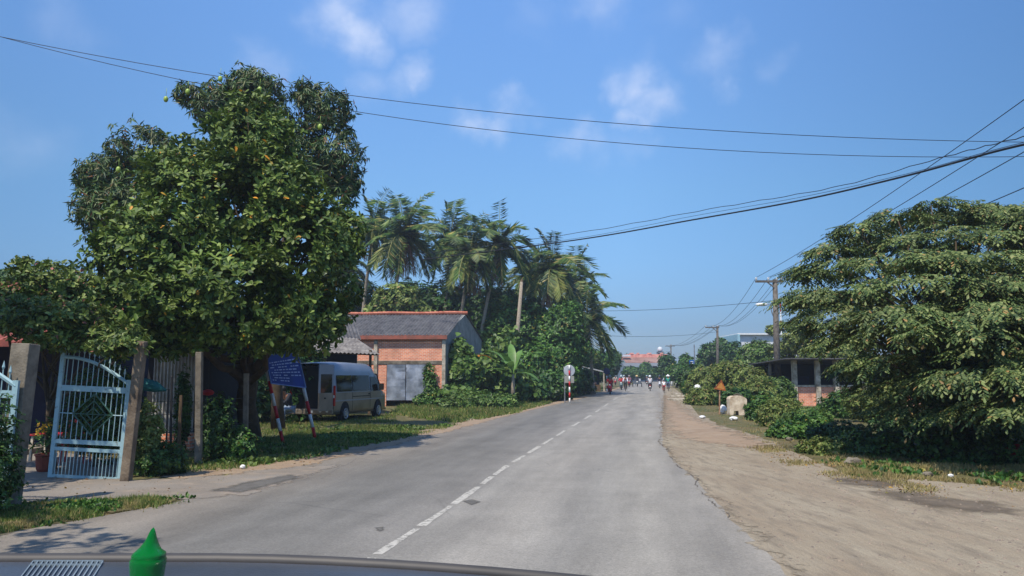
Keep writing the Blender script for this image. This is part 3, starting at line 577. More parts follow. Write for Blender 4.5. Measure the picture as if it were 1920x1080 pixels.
# house behind the gate
hr = thing('house', 'dark blue house with red tiled roof behind the blue gate', 'house', (-16, 20, 0))
m = MB(); m.box(-16.5, 5.2, 0, 4.5, 0, 2.75); m.build('wall', DKWALL, hr)
for x in (-6, 1.2, 4.6): m = MB(); m.beam((x, -1.7, 0), (x, -1.7, 2.5), .16); m.build('porch_post', pmat('porch_paint', (120, 130, 150), .8), hr)
m = MB()
n = 46
for i in range(n):
    x0 = -17 + i*23.0/n; x1 = x0 + 23.0/n*.98
    m.add([(x0, -2.1, 2.45), (x1, -2.1, 2.45), (x1, 2.2, 4.3), (x0, 2.2, 4.3), (x0, -2.1, 2.55), ((x0+x1)/2, -2.1, 2.63), (x1, -2.1, 2.55), (x1, 2.2, 4.4), ((x0+x1)/2, 2.2, 4.48), (x0, 2.2, 4.4)], [(0, 1, 2, 3), (4, 5, 8, 9), (5, 6, 7, 8), (0, 4, 9, 3), (1, 2, 7, 6), (0, 1, 6, 5, 4), (3, 9, 8, 7, 2)])
m.build('roof', pmat('old_red_tile', (150, 82, 72), .85, scale=4, col2=(112, 58, 52), bump=.5), hr)
m = MB(); m.box(-3.6, -2.6, -.03, 0, 0, 2.1); m.build('door', DARKIN, hr)
m = MB(); m.box(-6.5, 5, -2.3, -.2, 0, .12); m.build('porch_floor', PAVE, hr)
# yard things
pb = gnd(84, 884)
pr = thing('flower_pot', 'square terracotta pot with yellow flowers left of the blue gate', 'flower pot', pb)
m = MB(); m.lathe([(.12, 0), (.15, .05), (.17, .28), (.19, .3), (.19, .33), (.16, .33), (.15, .28)], n=14); m.build('pot', TERRA, pr)
r_ = np.random.default_rng(3); n = 60; P = r_.normal(size=(n, 3))*[.11, .11, .16] + [0, 0, .62]
D = norm(P-[0, 0, .4]); me = instmesh('leaves', *rosettes(P, D, 3, .12, .35, .9, .1, .3, 4), LANCE); link_mesh('foliage', me, LEAF_MID, pr)
m = MB(); m.tube([(0, 0, .3), (.01, 0, .7)], .015, 5); m.build('stem', BARK, pr)
YP = leafmat('yellow_petal', [(220, 170, 30), (236, 190, 60)], rough=.5)
for q in range(14): P = r_.normal(size=(1, 3))*[.12, .1, .06] + [0, -.05, .8]; me = instmesh('flower', *rosettes(P, norm(P-[0, .3, .6]), 8, .05, .6, 1.2, 0, .3, 5+q), OBOV); link_mesh('flower', me, YP, pr)
# small red topped table & plastic chair & hanging cloth
tb = thing('plastic_table', 'small red plastic table beside the flower pot behind the gate', 'table', gnd(100, 862))
m = MB(); m.box(-.38, .38, -.3, .3, .52, .56); m.build('table_top', PLASTR, tb, bevel=.01)
for sx in (-1, 1):
    for sy in (-1, 1): m = MB(); m.beam((sx*.34, sy*.26, 0), (sx*.32, sy*.24, .52), .05); m.build('leg', CONCL, tb)
cb = gnd(140, 868)
ch = thing('plastic_chair', 'red plastic chair with open back standing behind the blue gate', 'chair', cb, R(15))
m = MB(); m.box(-.22, .22, -.22, .2, .40, .44); m.build('seat', PLASTR, ch, bevel=.015)
m = MB()
for u in (-.2, -.1, 0, .1, .2): m.beam((u, .2, .44), (u*1.05, .27, .82), .04, .02)
m.beam((-.23, .27, .83), (.23, .27, .83), .03, .07); m.build('backrest', PLASTR, ch)
for sx in (-1, 1):
    for sy in (-1, 1): m = MB(); m.beam((sx*.23, sy*.22, 0), (sx*.2, sy*.19, .4), .04); m.build('leg', PLASTR, ch)
# round clipped bush behind gate
tree('round_bush', 'round clipped green bush growing right behind the blue gate', gnd(175, 875), [((gnd(175, 875).x, gnd(175, 875).y+.2, 1.1), (.78, .6, .98))], 'mid', .07, 2600, (LEAF_MID, BARK), .05, 11, cat='bush')
tree('hedge_bush', 'dark scrubby bush growing at the foot of the left gate post', at(0, 940, 10.3).xy.to_3d(), [(tuple(at(-8, 850, 10.2)), (.28, .35, .75)), (tuple(at(-30, 900, 9.9)), (.4, .4, .45))], 'mid', .06, 1300, (LEAF_DARK, BARK), .04, 12, cat='bush')
# corrugated shed behind tree
def corr(mb, o, u, v, wave=.12, amp=.02, n=4):
    """corrugated sheet: origin o, across vector u (waves), up vector v; thickness by second skin"""
    o = Vector(o); u = Vector(u); v = Vector(v); nr_ = u.cross(v).normalized(); L = u.length; k = max(2, int(L/wave*n))
    vs = []
    for t in (0, 1):
        for j in (0, 1):
            for i in range(k+1):
                s = i/k; vs.append(o + u*s + v*j + nr_*(amp*math.sin(s*L/wave*2*math.pi) + t*.008))
    a = k+1; fs = []
    for i in range(k):
        fs.append((i, i+1, a+i+1, a+i)); fs.append((2*a+i, 3*a+i, 3*a+i+1, 2*a+i+1))
        fs.append((i, 2*a+i, 2*a+i+1, i+1)); fs.append((a+i, a+i+1, 3*a+i+1, 3*a+i))
    fs.append((0, a, 3*a, 2*a)); fs.append((k, 2*a+k, 3*a+k, a+k))
    mb.add(vs, fs)
sl, sr = at(283, 800, 18.6), at(362, 800, 18.9)
sh_ = thing('tin_shed', 'tin walled shed with pale corrugated sheet above low red brick base behind the fence', 'shed', (sl.x, sl.y, 0))
m = MB(); corr(m, (0, 0, .45), (sr.x-sl.x, .3, 0), (0, 0, 2.1), .075, .012); m.build('wall', TIN, sh_)
m = MB(); m.box(-.05, sr.x-sl.x+.05, .06, .3, 0, .42); m.build('brick_base', BRICK, sh_)
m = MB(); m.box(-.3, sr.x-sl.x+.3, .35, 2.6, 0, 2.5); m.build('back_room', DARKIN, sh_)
m = MB(); corr(m, (-.5, -.2, 2.62), (sr.x-sl.x+1, 0, 0), (0, 3.0, .5), .075, .015); m.build('roof', FIBRO2, sh_)
# fence posts
for (px, py, top, Y, wd, lab) in [(372, 868, 660, 15.6, .12, 'mossy concrete fence post in front of the tin shed'), (460, 850, 700, 17.2, .10, 'grey fence post in the shade between tin shed and signboard'), (320, 872, 705, 15.4, .04, 'thin dark iron post in front of the pale tin wall')]:
    a = at(px, py, Y); b = at(px+2, top, Y); post('fence_post', lab, (a.x, Y, 0), b, wd, CONC if wd > .05 else DARKMET, 'post')
wf = thing('wire_fence', 'rusty wire mesh fence overgrown with weeds between gate and signboard', 'fence', (gnd(250, 893).x, gnd(250, 893).y, 0))
fa, fb = gnd(252, 888), gnd(470, 856)
m = MB()
for z in (.15, .45, .75, 1.05, 1.3): m.tube([Vector((0, 0, z)), (fb-fa)*.5 + Vector((0, 0, z-.03)), (fb-fa)+Vector((0, 0, z))], .006, 4)
m.build('wire', DARKMET, wf)
wf.location = (fa.x, fa.y, 0)
for t in (.33, .66): m = MB(); q = (fb-fa)*t; m.beam((q.x, q.y, 0), (q.x, q.y, 1.4), .05); m.build('wire_post', WOOD, wf)
# vines on fence
for i, (px, py, Y, rx, ry, lab, mt) in enumerate([(275, 820, 14.2, 28, 60, 'dry scrubby creeper right of the leaning gate post', LEAF_OLIVE), (300, 860, 14.3, 45, 30, 'low dark weeds bush at the foot of the wire fence', LEAF_DARK),
        (405, 800, 16.2, 32, 60, 'dark green creeper hanging on the fence in front of the dark yard', LEAF_DARK), (343, 770, 17.6, 14, 70, 'slender climbing plant in front of the pale tin wall', LEAF_MID), (440, 835, 16.6, 40, 34, 'leafy bush at the foot of the tree by the signboard', LEAF_MID)]):
    c = at(px, py, Y); b = Vector((c.x, c.y, 0)); tree('creeper' if i in (0, 2, 3) else 'weed_bush', lab, b, px_blobs([(px, py, Y, rx, ry)]), 'mid', .085, 650, (mt, BARK), .03, 40+i, cat='bush' if i in (1, 4) else 'climbing plant')
# lamp / teal umbrella thing hanging & red item
uc = at(300, 730, 15.0); up_ = thing('folded_umbrella', 'dark teal folded cloth umbrella sticking out beside the leaning post', 'umbrella', (uc.x, uc.y, 0))
m = MB(); m.tube([(-.55, 0, uc.z+.03), (-.35, 0, uc.z+.10), (-.1, 0, uc.z+.05), (.12, 0, uc.z-.02)], [.02, .13, .11, .02], 9); m.build('canopy', pmat('teal_cloth', (16, 92, 92), .8), up_)
m = MB(); m.tube([(.15, .05, 0), (.15, .05, uc.z), (.05, 0, uc.z)], .02, 6); m.build('pole', DARKMET, up_)
rc = at(390, 736, 18.0); rr_ = thing('hanging_lantern', 'small red lantern hanging in the dark yard behind the fence', 'lantern', (rc.x, rc.y, rc.z))
m = MB(); m.lathe([(.02, -.07), (.11, -.05), (.14, 0), (.1, .05), (.02, .08)], n=12); m.build('shade', pmat('red_cloth', (196, 40, 44), .7), rr_)
m = MB(); m.tube([(0, 0, .08), (0, 0, 1.2)], .006, 4); m.build('cord', DARKMET, rr_)

# ------------------------------------------------------------------ big trees on the left
big = px_blobs([(470, 290, 19, 95, 95), (400, 400, 18, 140, 120), (560, 470, 18, 105, 105), (300, 480, 17, 125, 110), (430, 560, 16.8, 160, 95), (575, 590, 18, 75, 75), (250, 580, 15.8, 105, 75), (630, 440, 20, 58, 62),
                (345, 335, 19, 80, 75), (632, 520, 19.5, 48, 90), (470, 200+30, 19.5, 60, 60), (510, 380, 18, 100, 95), (330, 620, 16.5, 120, 45), (500, 618, 17, 85, 42), (180, 560, 15.5, 70, 55)])
tree('broadleaf_tree', 'big broadleaf tree with large glossy rosette leaves, some yellow, overhanging the signboard', (-6.9, 20.6, 0), big, 'broad', .175, 10000, (LEAF_BIG, BARK), .27, 21, wob=.3, k=8, inner=.22, gap=.24)
mg1 = px_blobs([(480, 180, 25, 55, 55), (415, 200, 25, 52, 55), (355, 175, 25, 28, 22), (610, 215, 25, 52, 62), (630, 300, 25, 58, 62), (560, 300, 25, 60, 60), (500, 240, 25, 60, 60), (645, 350, 25, 36, 40), (455, 150, 25, 30, 30), (570, 170, 25, 22, 26)])
tm1 = tree('mango_tree', 'tall mango tree with drooping leaves and green fruit behind the broadleaf tree', (-7.6, 25.5, 0), mg1, 'lance', .26, 2600, (LEAF_MANGO, BARK), .18, 22, wob=.4, k=9, gap=.12, group='mango trees')
mg2 = px_blobs([(255, 275, 25, 52, 52), (200, 335, 25, 55, 50), (165, 385, 24.5, 32, 40), (230, 400, 24.5, 70, 70), (300, 300, 25, 45, 60), (165, 330, 25, 25, 25)])
tm2 = tree('mango_tree', 'mango tree whose bluish green crown shows left of the broadleaf tree', (-12.2, 25.2, 0), mg2, 'lance', .26, 1500, (LEAF_MANGO, BARK), .22, 23, wob=.4, k=9, gap=.12, group='mango trees')
MGF = pmat('green_mango_skin', (150, 175, 70), .4, scale=20)
for root, l in ((tm1, [(311, 186), (413, 148), (487, 168), (540, 232), (600, 238), (352, 172)]), (tm2, [(265, 302), (258, 290), (222, 318)])):
    for (px, py) in l:
        c = at(px, py, 23.3) - root.location; m = MB(); m.ball((0, 0, 0), (.075, .065, .1)); m.tube([(0, 0, .09), (.01, 0, .35)], .006, 4); o = m.build('mango', MGF, root, True); o.location = c
low = px_blobs([(95, 530, 15, 58, 42), (30, 580, 14.6, 62, 42), (150, 560, 14.8, 55, 45), (100, 600, 14.2, 110, 36), (-60, 570, 14.6, 70, 55), (210, 630, 14.2, 60, 28), (225, 650, 13.3, 50, 18), (110, 640, 13.6, 60, 14), (40, 500, 15, 22, 18)])
tree('small_tree', 'low pale green tree with pinkish tips leaning over the blue gate', (-8.9, 15.2, 0), low, 'broad', .12, 3000, (LEAF_PALE, BARK), .09, 24, k=6, wob=.15)
# a tree standing left of the frame whose shade falls on the driveway
tree('roadside_tree', 'roadside tree left of the frame that shades the driveway', (-9.4, 4.6, 0), [((-7.0, 5.2, 5.4), (1.8, 1.3, .9)), ((-8.6, 6.6, 5.6), (1.7, 1.3, 1.0)), ((-7.9, 3.4, 5.6), (1.6, 1.2, .9))], 'broad', .24, 260, (LEAF_BIG, BARK), .2, 25, k=6, gap=.25, inner=.3)
tree('roadside_tree', 'roadside tree left of the frame that shades the gate', (-12.6, 9.4, 0), [((-10.6, 10.2, 6.4), (1.5, 1.5, 1.0)), ((-12.4, 10.6, 6.6), (1.7, 1.6, 1.1)), ((-10.9, 8.4, 6.3), (1.3, 1.2, .9)), ((-13.2, 8.6, 7.0), (1.6, 1.4, 1.2)), ((-9.8, 11.6, 6.6), (1.2, 1.2, .8))], 'broad', .24, 1500, (LEAF_BIG, BARK), .2, 26, k=7, gap=.2, inner=.3)
# dark trees behind the yard (left backdrop)
for i, (px, py, Y, rx, ry, lab) in enumerate([(-60, 600, 31, 110, 80, 'dark tree behind the tiled house at the far left'), (30, 530, 34, 50, 22, 'yellow green treetop peeking above the tiled roof at the far left'), (330, 690, 29, 120, 90, 'dark shady tree behind the tin shed'), (480, 680, 31, 120, 100, 'dark tree in deep shade behind the signboard')]):
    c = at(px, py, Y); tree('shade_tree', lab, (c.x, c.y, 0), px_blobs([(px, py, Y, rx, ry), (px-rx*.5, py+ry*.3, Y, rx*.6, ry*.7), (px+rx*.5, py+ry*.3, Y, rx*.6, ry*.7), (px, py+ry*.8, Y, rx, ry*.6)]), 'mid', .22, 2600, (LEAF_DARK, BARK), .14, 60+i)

# ------------------------------------------------------------------ signboard on two striped poles
def striped(mb_pairs, a, b, r, first, parent, n=8, off=Vector()):
    """pole in alternating white and red bands"""
    a = Vector(a); b = Vector(b); L = (b-a).length; k = int(round(L/.33)); 
    w_, d_ = MB(), MB()
    for i in range(k):
        p = a.lerp(b, i/k); q = a.lerp(b, (i+1)/k); (w_ if (i+first) % 2 else d_).tube([p-off, q-off], r, n)
    return w_, d_
sa, sb = gnd(531, 832), gnd(592, 826); 
ta, tb_ = at(494, 668, sa.y), at(553, 655, sb.y)
sg = thing('signboard', 'blue signboard with rows of small white writing leaning on two red and white striped poles', 'sign', (sa.x, sa.y, 0))
for a, b in ((sa, ta), (sb, tb_)):
    a = Vector((a.x, a.y, 0)); m = MB(); m.cm = 0
    L = (b-a).length; k = 7
    for i in range(k): m.cm = i % 2 if i else 0; m.tube([a.lerp(b, i/k)-sg.location, a.lerp(b, (i+1)/k)-sg.location], .045, 10)
    m.build('striped_pole', [REDP, WHITEP], sg, True)
b0, b1 = at(508, 719, sa.y-.06), at(573, 727, sb.y-.06); t0, t1 = at(497, 668, sa.y-.06), at(556, 652, sb.y-.06)
b0, b1, t0, t1 = [v - sg.location for v in (b0, b1, t0, t1)]
nb_ = (b1-b0).cross(t0-b0).normalized()
m = MB(); m.add([b0, b1, t1, t0, b0-nb_*.02, b1-nb_*.02, t1-nb_*.02, t0-nb_*.02], [(0, 1, 2, 3), (7, 6, 5, 4), (0, 4, 5, 1), (1, 5, 6, 2), (2, 6, 7, 3), (3, 7, 4, 0)]); m.build('panel', DKBLUE, sg)
fs_ = nb_*(1 if nb_.y < 0 else -1)*.012 if True else 0
fdir = fs_.normalized(); base_off = fdir*(.006 if fdir.dot(nb_) > 0 else .026)
m = MB(); rr = random.Random(4)
for row in range(8):
    v = .12 + row*.085; u = rr.uniform(.05, .12)
    while u < (.93 if row > 1 else .55):
        wd = rr.uniform(.03, .12)
        if rr.random() < .9 and u+wd < .95:
            def q(uu, vv): return (b0.lerp(b1, uu)).lerp(t0.lerp(t1, uu), vv) + base_off
            m.add([q(u, v), q(u+wd, v), q(u+wd, v+.03), q(u, v+.03)], [(0, 1, 2, 3)])
        u += wd + .025
m.build('lettering', pmat('faded_lettering', (170, 186, 222), .6), sg)
m = MB()
for p, q in ((b0, b1), (b1, t1), (t1, t0), (t0, b0)): m.beam(p+fdir*.01, q+fdir*.01, .025, .025)
m.build('frame', pmat('pale_blue_edge', (120, 150, 210), .5), sg)

# ------------------------------------------------------------------ minibus
def make_van():
    v = thing('minibus', 'champagne and silver high roof minibus parked on the grass with its rear doors open', 'minibus')
    # local: x right, y forward, rear at y=0, length 5.5
    st = [(0, 2.42, .97, 1.0), (.12, 2.46, .98, 1.0), (1.5, 2.5, .99, 1), (3.6, 2.46, .99, 1), (3.95, 2.36, .985, 1), (4.35, 2.02, .98, .98), (4.75, 1.5, .96, .96), (4.95, 1.22, .94, .94), (5.35, 1.08, .9, .9), (5.5, .8, .84, .84)]
    prof = lambda w, h: [(0, .32), (w*.96, .32), (w, .5), (w, .95), (w*.985, 1.2), (w*.985, min(1.24, h*.95)), (w*.90, max(min(2.04, h-.1), .5)), (w*.84, h-.12 if h > 1.3 else h-.04), (w*.68, h-.03), (0, h)]
    V = []; 
    for y, h, w_, _ in st:
        p = prof(w_, h); ring = [(x, y, min(z, h)) for x, z in p] + [(-x, y, min(z, h)) for x, z in p[-2:0:-1]]
        V += ring
    k = len(ring); fs = []; ms = []
    for i in range(len(st)-1):
        for j in range(k):
            fs.append((i*k+j, i*k+(j+1) % k, (i+1)*k+(j+1) % k, (i+1)*k+j)); jj = j if j < 9 else k-1-j
            ms.append(0 if jj >= 4 else 1)
    fs.append(tuple((len(st)-1)*k+j for j in range(k))); ms.append(1)
    SIL = pmat('silver_van_paint', (138, 146, 160), .28, .35, scale=1.5, var=.06); CHM = pmat('champagne_van_paint', (142, 133, 120), .32, .35, scale=1.2, col2=(116, 106, 94))
    me = bpy.data.meshes.new('body'); me.from_pydata(V, [], fs); me.polygons.foreach_set('material_index', ms)
    me.polygons.foreach_set('use_smooth', [True]*len(fs)); o = link_mesh('body', me, [SIL, CHM], v)
    b = MB(); b.box(-.9, .9, .06, .1, .5, 2.3); b.box(-.9, .9, .02, 3.6, .34, .48); I_ = [(-.93, .02, .49), (.93, .02, .49), (.82, .02, 2.16), (-.82, .02, 2.16), (-.93, 3.5, .49), (.93, 3.5, .49), (.82, 3.3, 2.16), (-.82, 3.3, 2.16)]; b.add(I_, [(4, 5, 6, 7), (0, 4, 7, 3), (1, 2, 6, 5), (3, 7, 6, 2), (0, 1, 5, 4)]); b.build('cabin_lining', BLACK, v)  # black panel and liner added to stand in for shade inside the cabin
    GL = MATS.get('van_glass') or glassmat('van_glass', (8, 16, 16), .04)
    side = lambda s, y, z, d=.012: (s*(.985+(.90-.985)*(z-1.24)/.8*1 + d), y, z)
    for s in (-1, 1):
        for (y0, y1, y2, y3, z0, z1) in ((.28, 1.65, 1.65, .28, 1.25, 1.92), (1.72, 3.42, 3.42, 1.72, 1.25, 1.92), (3.55, 4.62, 4.15, 3.55, 1.22, 1.86)):
            m = MB(); a = [side(s, y0, z0), side(s, y1, z0), side(s, y2, z1), side(s, y3, z1)]; m.add(a + [(x-s*.02, y, z) for x, y, z in a], [(0, 1, 2, 3), (7, 6, 5, 4), (0, 4, 5, 1), (1, 5, 6, 2), (2, 6, 7, 3), (3, 7, 4, 0)])
            m.build('window', GL, v)
        m = MB(); m.beam((s*.995, .1, .88), (s*.995, 4.9, .88), .012, .05); m.build('side_trim', SIL, v)
        m = MB()
        for y in (1.68, 3.48): m.beam((s*.992, y, .45), (s*.992, y, 1.2), .008, .012, up=(0, 1, 0))
        m.beam((s*.997, 1.7, 1.02), (s*.997, 3.4, 1.02), .006, .03); m.build('door_gap', BLACK, v)
        m = MB(); m.box(s*1.0-.015, s*1.0+.02, 3.3, 3.44, 1.08, 1.12); m.build('door_handle', BLACK, v)
        m = MB(); m.box(s*.965-.05, s*.965+.05, -.03, .07, .68, 1.5); m.cm = 1; m.box(s*.965-.047, s*.965+.047, -.034, .07, 1.0, 1.12); m.build('tail_light', [pmat('tail_light_red', (190, 12, 20), .2), WHITEP], v, bevel=.01)
        mr = MB(); mr.box(s*1.02, s*1.25, 4.3, 4.42, 1.25, 1.55); mr.build('mirror', BLACK, v, bevel=.03)
        for y in (.98, 4.32):
            m = MB(); m.lathe([(.02, 0), (.30, 0), (.42, .0)], (s*.992, y, .42), 24, 'x', False); m.build('wheel_arch', BLACK, v)
            wh = MB(); x = s*.86
            wh.lathe([(.2, -.11), (.31, -.12), (.345, -.08), (.345, .08), (.31, .12), (.2, .11)], (x+s*.06, y, .345), 28, 'x'); w_ = wh.build('wheel', BLACK, v, True)
            rm = MB(); rm.lathe([(.0, .02), (.1, .03), (.12, .0), (.19, .01), (.215, .03), (.22, .0)], (x+s*.165, y, .345), 20, 'x', False)
            for q in range(5): a = q*2*math.pi/5; rm.beam((x+s*.19, y, .345), (x+s*.19, y+.19*math.cos(a), .345+.19*math.sin(a)), .03, .05)
            rm.build('rim', pmat('silver_rim', (190, 192, 196), .3, .6), w_)
    m = MB(); m.box(-.96, .96, -.14, .02, .34, .56); m.build('bumper', CHM, v, bevel=.03)
    m = MB(); m.box(-.12, .12, -.146, -.14, .4, .5); m.build('number_plate', WHITEP, v)
    for x in (.45, .75): m = MB(); m.ball((x, -.15, .47), (.06, .02, .045)); m.build('rear_reflector', WHITEP, v)
    m = MB(); m.add([(-.86, 4.40, 1.98), (.86, 4.40, 1.98), (.9, 4.93, 1.26), (-.9, 4.93, 1.26), (-.86, 4.42, 2.0), (.86, 4.42, 2.0), (.9, 4.97, 1.27), (-.9, 4.97, 1.27)], [(0, 1, 2, 3), (4, 5, 6, 7), (0, 1, 5, 4), (2, 3, 7, 6)]); m.build('windscreen', GL, v)
    # rear doors: built closed on the hinge then turned
    for s, ang in ((1, R(80)), (-1, R(-248))):
        d = MB(); X = lambda x: (x-.95)*s
        d.box(min(0, -.93*s), max(0, -.93*s), -.03, .02, .5, 1.22); 
        d.cm = 1; d.box(min(0, -.93*s), max(0, -.93*s), -.03, .02, 1.96, 2.36); d.box(min(-.0, -.1*s), max(0, -.1*s), -.03, .02, 1.22, 1.96); d.box(min(-.83*s, -.93*s), max(-.83*s, -.93*s), -.03, .02, 1.22, 1.96)
        dd = d.build('rear_door', [CHM, SIL], v, bevel=.008); dd.location = (.93*s, -.02, 0); dd.rotation_euler = (0, 0, ang)
        g = MB(); g.box(min(-.1*s, -.83*s), max(-.1*s, -.83*s), -.02, .01, 1.22, 1.96); g.build('door_window', GL, dd)
        g = MB(); g.box(-.55*s-.05, -.55*s+.05, -.05, -.03, .98, 1.04); g.build('door_latch', BLACK, dd)
    # seats seen through the open back
    sm = pmat('beige_seat_cover', (176, 158, 116), .8)
    for x in (-.5, 0, .5):
        m = MB(); m.box(x-.2, x+.2, .5, .62, .7, 1.35); m.box(x-.2, x+.2, .6, 1.0, .7, .82); m.build('seat', sm, v, bevel=.04)
    return v
van = make_van()
van.scale = (.93, .93, .93); van.location = (-7.6, 29.7, -.0); van.rotation_euler = (0, 0, -R(14))

# ------------------------------------------------------------------ shelter beside the van, brick building
sp0 = at(712, 664, 35.5)
shl = thing('roadside_shelter', 'open shelter with sagging grey corrugated roof behind the minibus', 'shelter', (sp0.x, sp0.y, 0))
m = MB(); o0 = Vector((0, 0, sp0.z)); uL = Vector((-8.2, -2.2, .25))
vv = at(668, 634, 39.0) - sp0
corr(m, o0, uL, vv, .18, .03); m.build('roof', FIBRO2, shl)
m = MB(); corr(m, o0+vv+Vector((0.2, .25, -.05)), uL, (-1.0, 2.6, 1.45), .18, .03); m.build('upper_roof', FIBRO, shl)
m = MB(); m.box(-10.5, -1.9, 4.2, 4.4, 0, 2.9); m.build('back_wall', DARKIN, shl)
for t in (.06, .3, .55, .8):
    m = MB(); p = uL*t+Vector((0, .5, 0)); m.beam((p.x, p.y, 0), (p.x, p.y, o0.z+.2), .11); m.build('wooden_post', WOOD, shl)
m = MB(); m.beam(o0+vv*.1+Vector((0, 0, -.1)), o0+vv*.1+uL+Vector((0, 0, -.1)), .09); m.build('beam', WOOD, shl)

bc = Vector((-3.95, 45, 0)); bw = (Vector((-1, .0, 0)).normalized()); bd = Vector((1.75, 8.2, 0)); 
br = thing('brick_building', 'unplastered red brick building with grey ribbed roof and terracotta ridge tiles', 'building', bc)
WL = 13.0; bwv = bw*WL + Vector((0, .9, 0)); EZ, PZ = 4.15, 5.62
def wall4(mb, a, b, z0, z1, t):
    a = Vector(a); b = Vector(b); mb.add([a+Vector((0, 0, z0)), b+Vector((0, 0, z0)), b+Vector((0, 0, z1)), a+Vector((0, 0, z1))] + [p+t for p in (a+Vector((0, 0, z0)), b+Vector((0, 0, z0)), b+Vector((0, 0, z1)), a+Vector((0, 0, z1)))], [(0, 1, 2, 3), (7, 6, 5, 4), (0, 4, 5, 1), (1, 5, 6, 2), (2, 6, 7, 3), (3, 7, 4, 0)])
ubw = bwv.normalized(); t_in = Vector((0, .2, 0))
m = MB(); wall4(m, (0, 0, 0), ubw*.95, 0, 2.42, t_in); wall4(m, ubw*3.35, ubw*WL, 0, 2.42, t_in); wall4(m, (0, 0, 0), ubw*WL, 2.62, EZ, t_in); m.build('brick_wall', BRICK, br)
m = MB(); wall4(m, -ubw*.0+Vector((0, -.03, 0)), ubw*WL+Vector((0, -.03, 0)), 2.42, 2.62, t_in+Vector((0, .03, 0)))
m.build('concrete_beam', CONC, br)
for u in (.0, 4.0): m = MB(); p = ubw*u + Vector((0, -.05, 0)); m.beam(p+Vector((0, 0, 0)), p+Vector((0, 0, EZ-.12)), .2, .16, up=(0, 1, 0)); m.build('concrete_column', CONCL, br)
pk = bd*.5
m = MB(); A0 = Vector((.12, .1, 0)); B0 = bd+Vector((.12, 0, 0)); P0 = pk+Vector((.12, 0, PZ)); th = Vector((-.2, 0, 0))
m.add([A0, B0, B0+Vector((0, 0, EZ)), P0, A0+Vector((0, 0, EZ)), A0+th, B0+th, B0+Vector((0, 0, EZ))+th, P0+th, A0+Vector((0, 0, EZ))+th], [(0, 1, 2, 3, 4), (9, 8, 7, 6, 5), (0, 5, 6, 1), (1, 6, 7, 2), (2, 7, 8, 3), (3, 8, 9, 4), (4, 9, 5, 0)])
m.build('gable_wall', RENDERG, br)
m = MB(); wall4(m, bd, bd+bwv, 0, EZ, t_in); m.build('rear_wall', BRICK, br)
ov = Vector((0, -.22, -.08)) + ubw*-.25
m = MB(); corr(m, Vector((0, 0, EZ+.02))+ov, ubw*(WL+.3), pk+Vector((0, 0, PZ-EZ))-ov+Vector((0, 0, .0)), .21, .035); m.build('roof', FIBRO, br)
m = MB(); corr(m, pk+Vector((0, 0, PZ+.03))-ubw*.25, ubw*(WL+.3), pk+Vector((0, .3, EZ-PZ-.1)), .21, .035); m.build('rear_roof_slope', FIBRO, br)
m = MB(); k = 44
for i in range(k):
    p = pk + Vector((0, -.02, PZ+.10+.02*math.sin(i*.5))) + ubw*(-.25+i*(WL+.4)/k); m.tube([p, p+ubw*((WL+.4)/k*.96)], [.11, .125], 7)
m.build('ridge_tiles', pmat('weathered_ridge_tile', (196, 126, 102), .85, scale=1.6, col2=(150, 80, 62), bump=.5), br)
m = MB(); m.beam(Vector((0, -.25, EZ-.18))-ubw*.2, Vector((0, -.25, EZ-.18))+ubw*(WL+.3), .06, .22); m.build('fascia', pmat('old_red_fascia', (160, 92, 76), .9, scale=3, col2=(120, 78, 66)), br)
m = MB(); rr = random.Random(2); nx = 18
def tinp(u0, u1, off, name):
    m = MB(); vs = []; nz_ = 10
    for j in range(nz_+1):
        for i in range(nx+1):
            u = u0+(u1-u0)*i/nx; z = .35 + 2.05*j/nz_; d = off + .03 + .09*noise.noise(Vector((u*1.6+z*.8, z*1.8-u, u0)))
            vs.append(ubw*u + Vector((0, -.08-d, z)))
    f = [(j*(nx+1)+i, j*(nx+1)+i+1, (j+1)*(nx+1)+i+1, (j+1)*(nx+1)+i) for j in range(nz_) for i in range(nx)]
    m.add(vs, f); o = m.build(name, TINB, br); s_ = o.modifiers.new('thick', 'SOLIDIFY'); s_.thickness = .01
tinp(1.05, 2.2, .0, 'tin_door'); tinp(2.22, 3.3, .08, 'tin_door')
# ivy on brick
c = at(806, 716, 44.6); tree('ivy', 'narrow column of ivy climbing the brick wall beside the tin doors', (c.x, 44.7, 0), px_blobs([(805, 705, 44.7, 11, 24), (808, 735, 44.6, 13, 30), (800, 752, 44.4, 24, 14)], .5), 'mid', .16, 700, (LEAF_MID, BARK), .04, 71, cat='climbing plant')

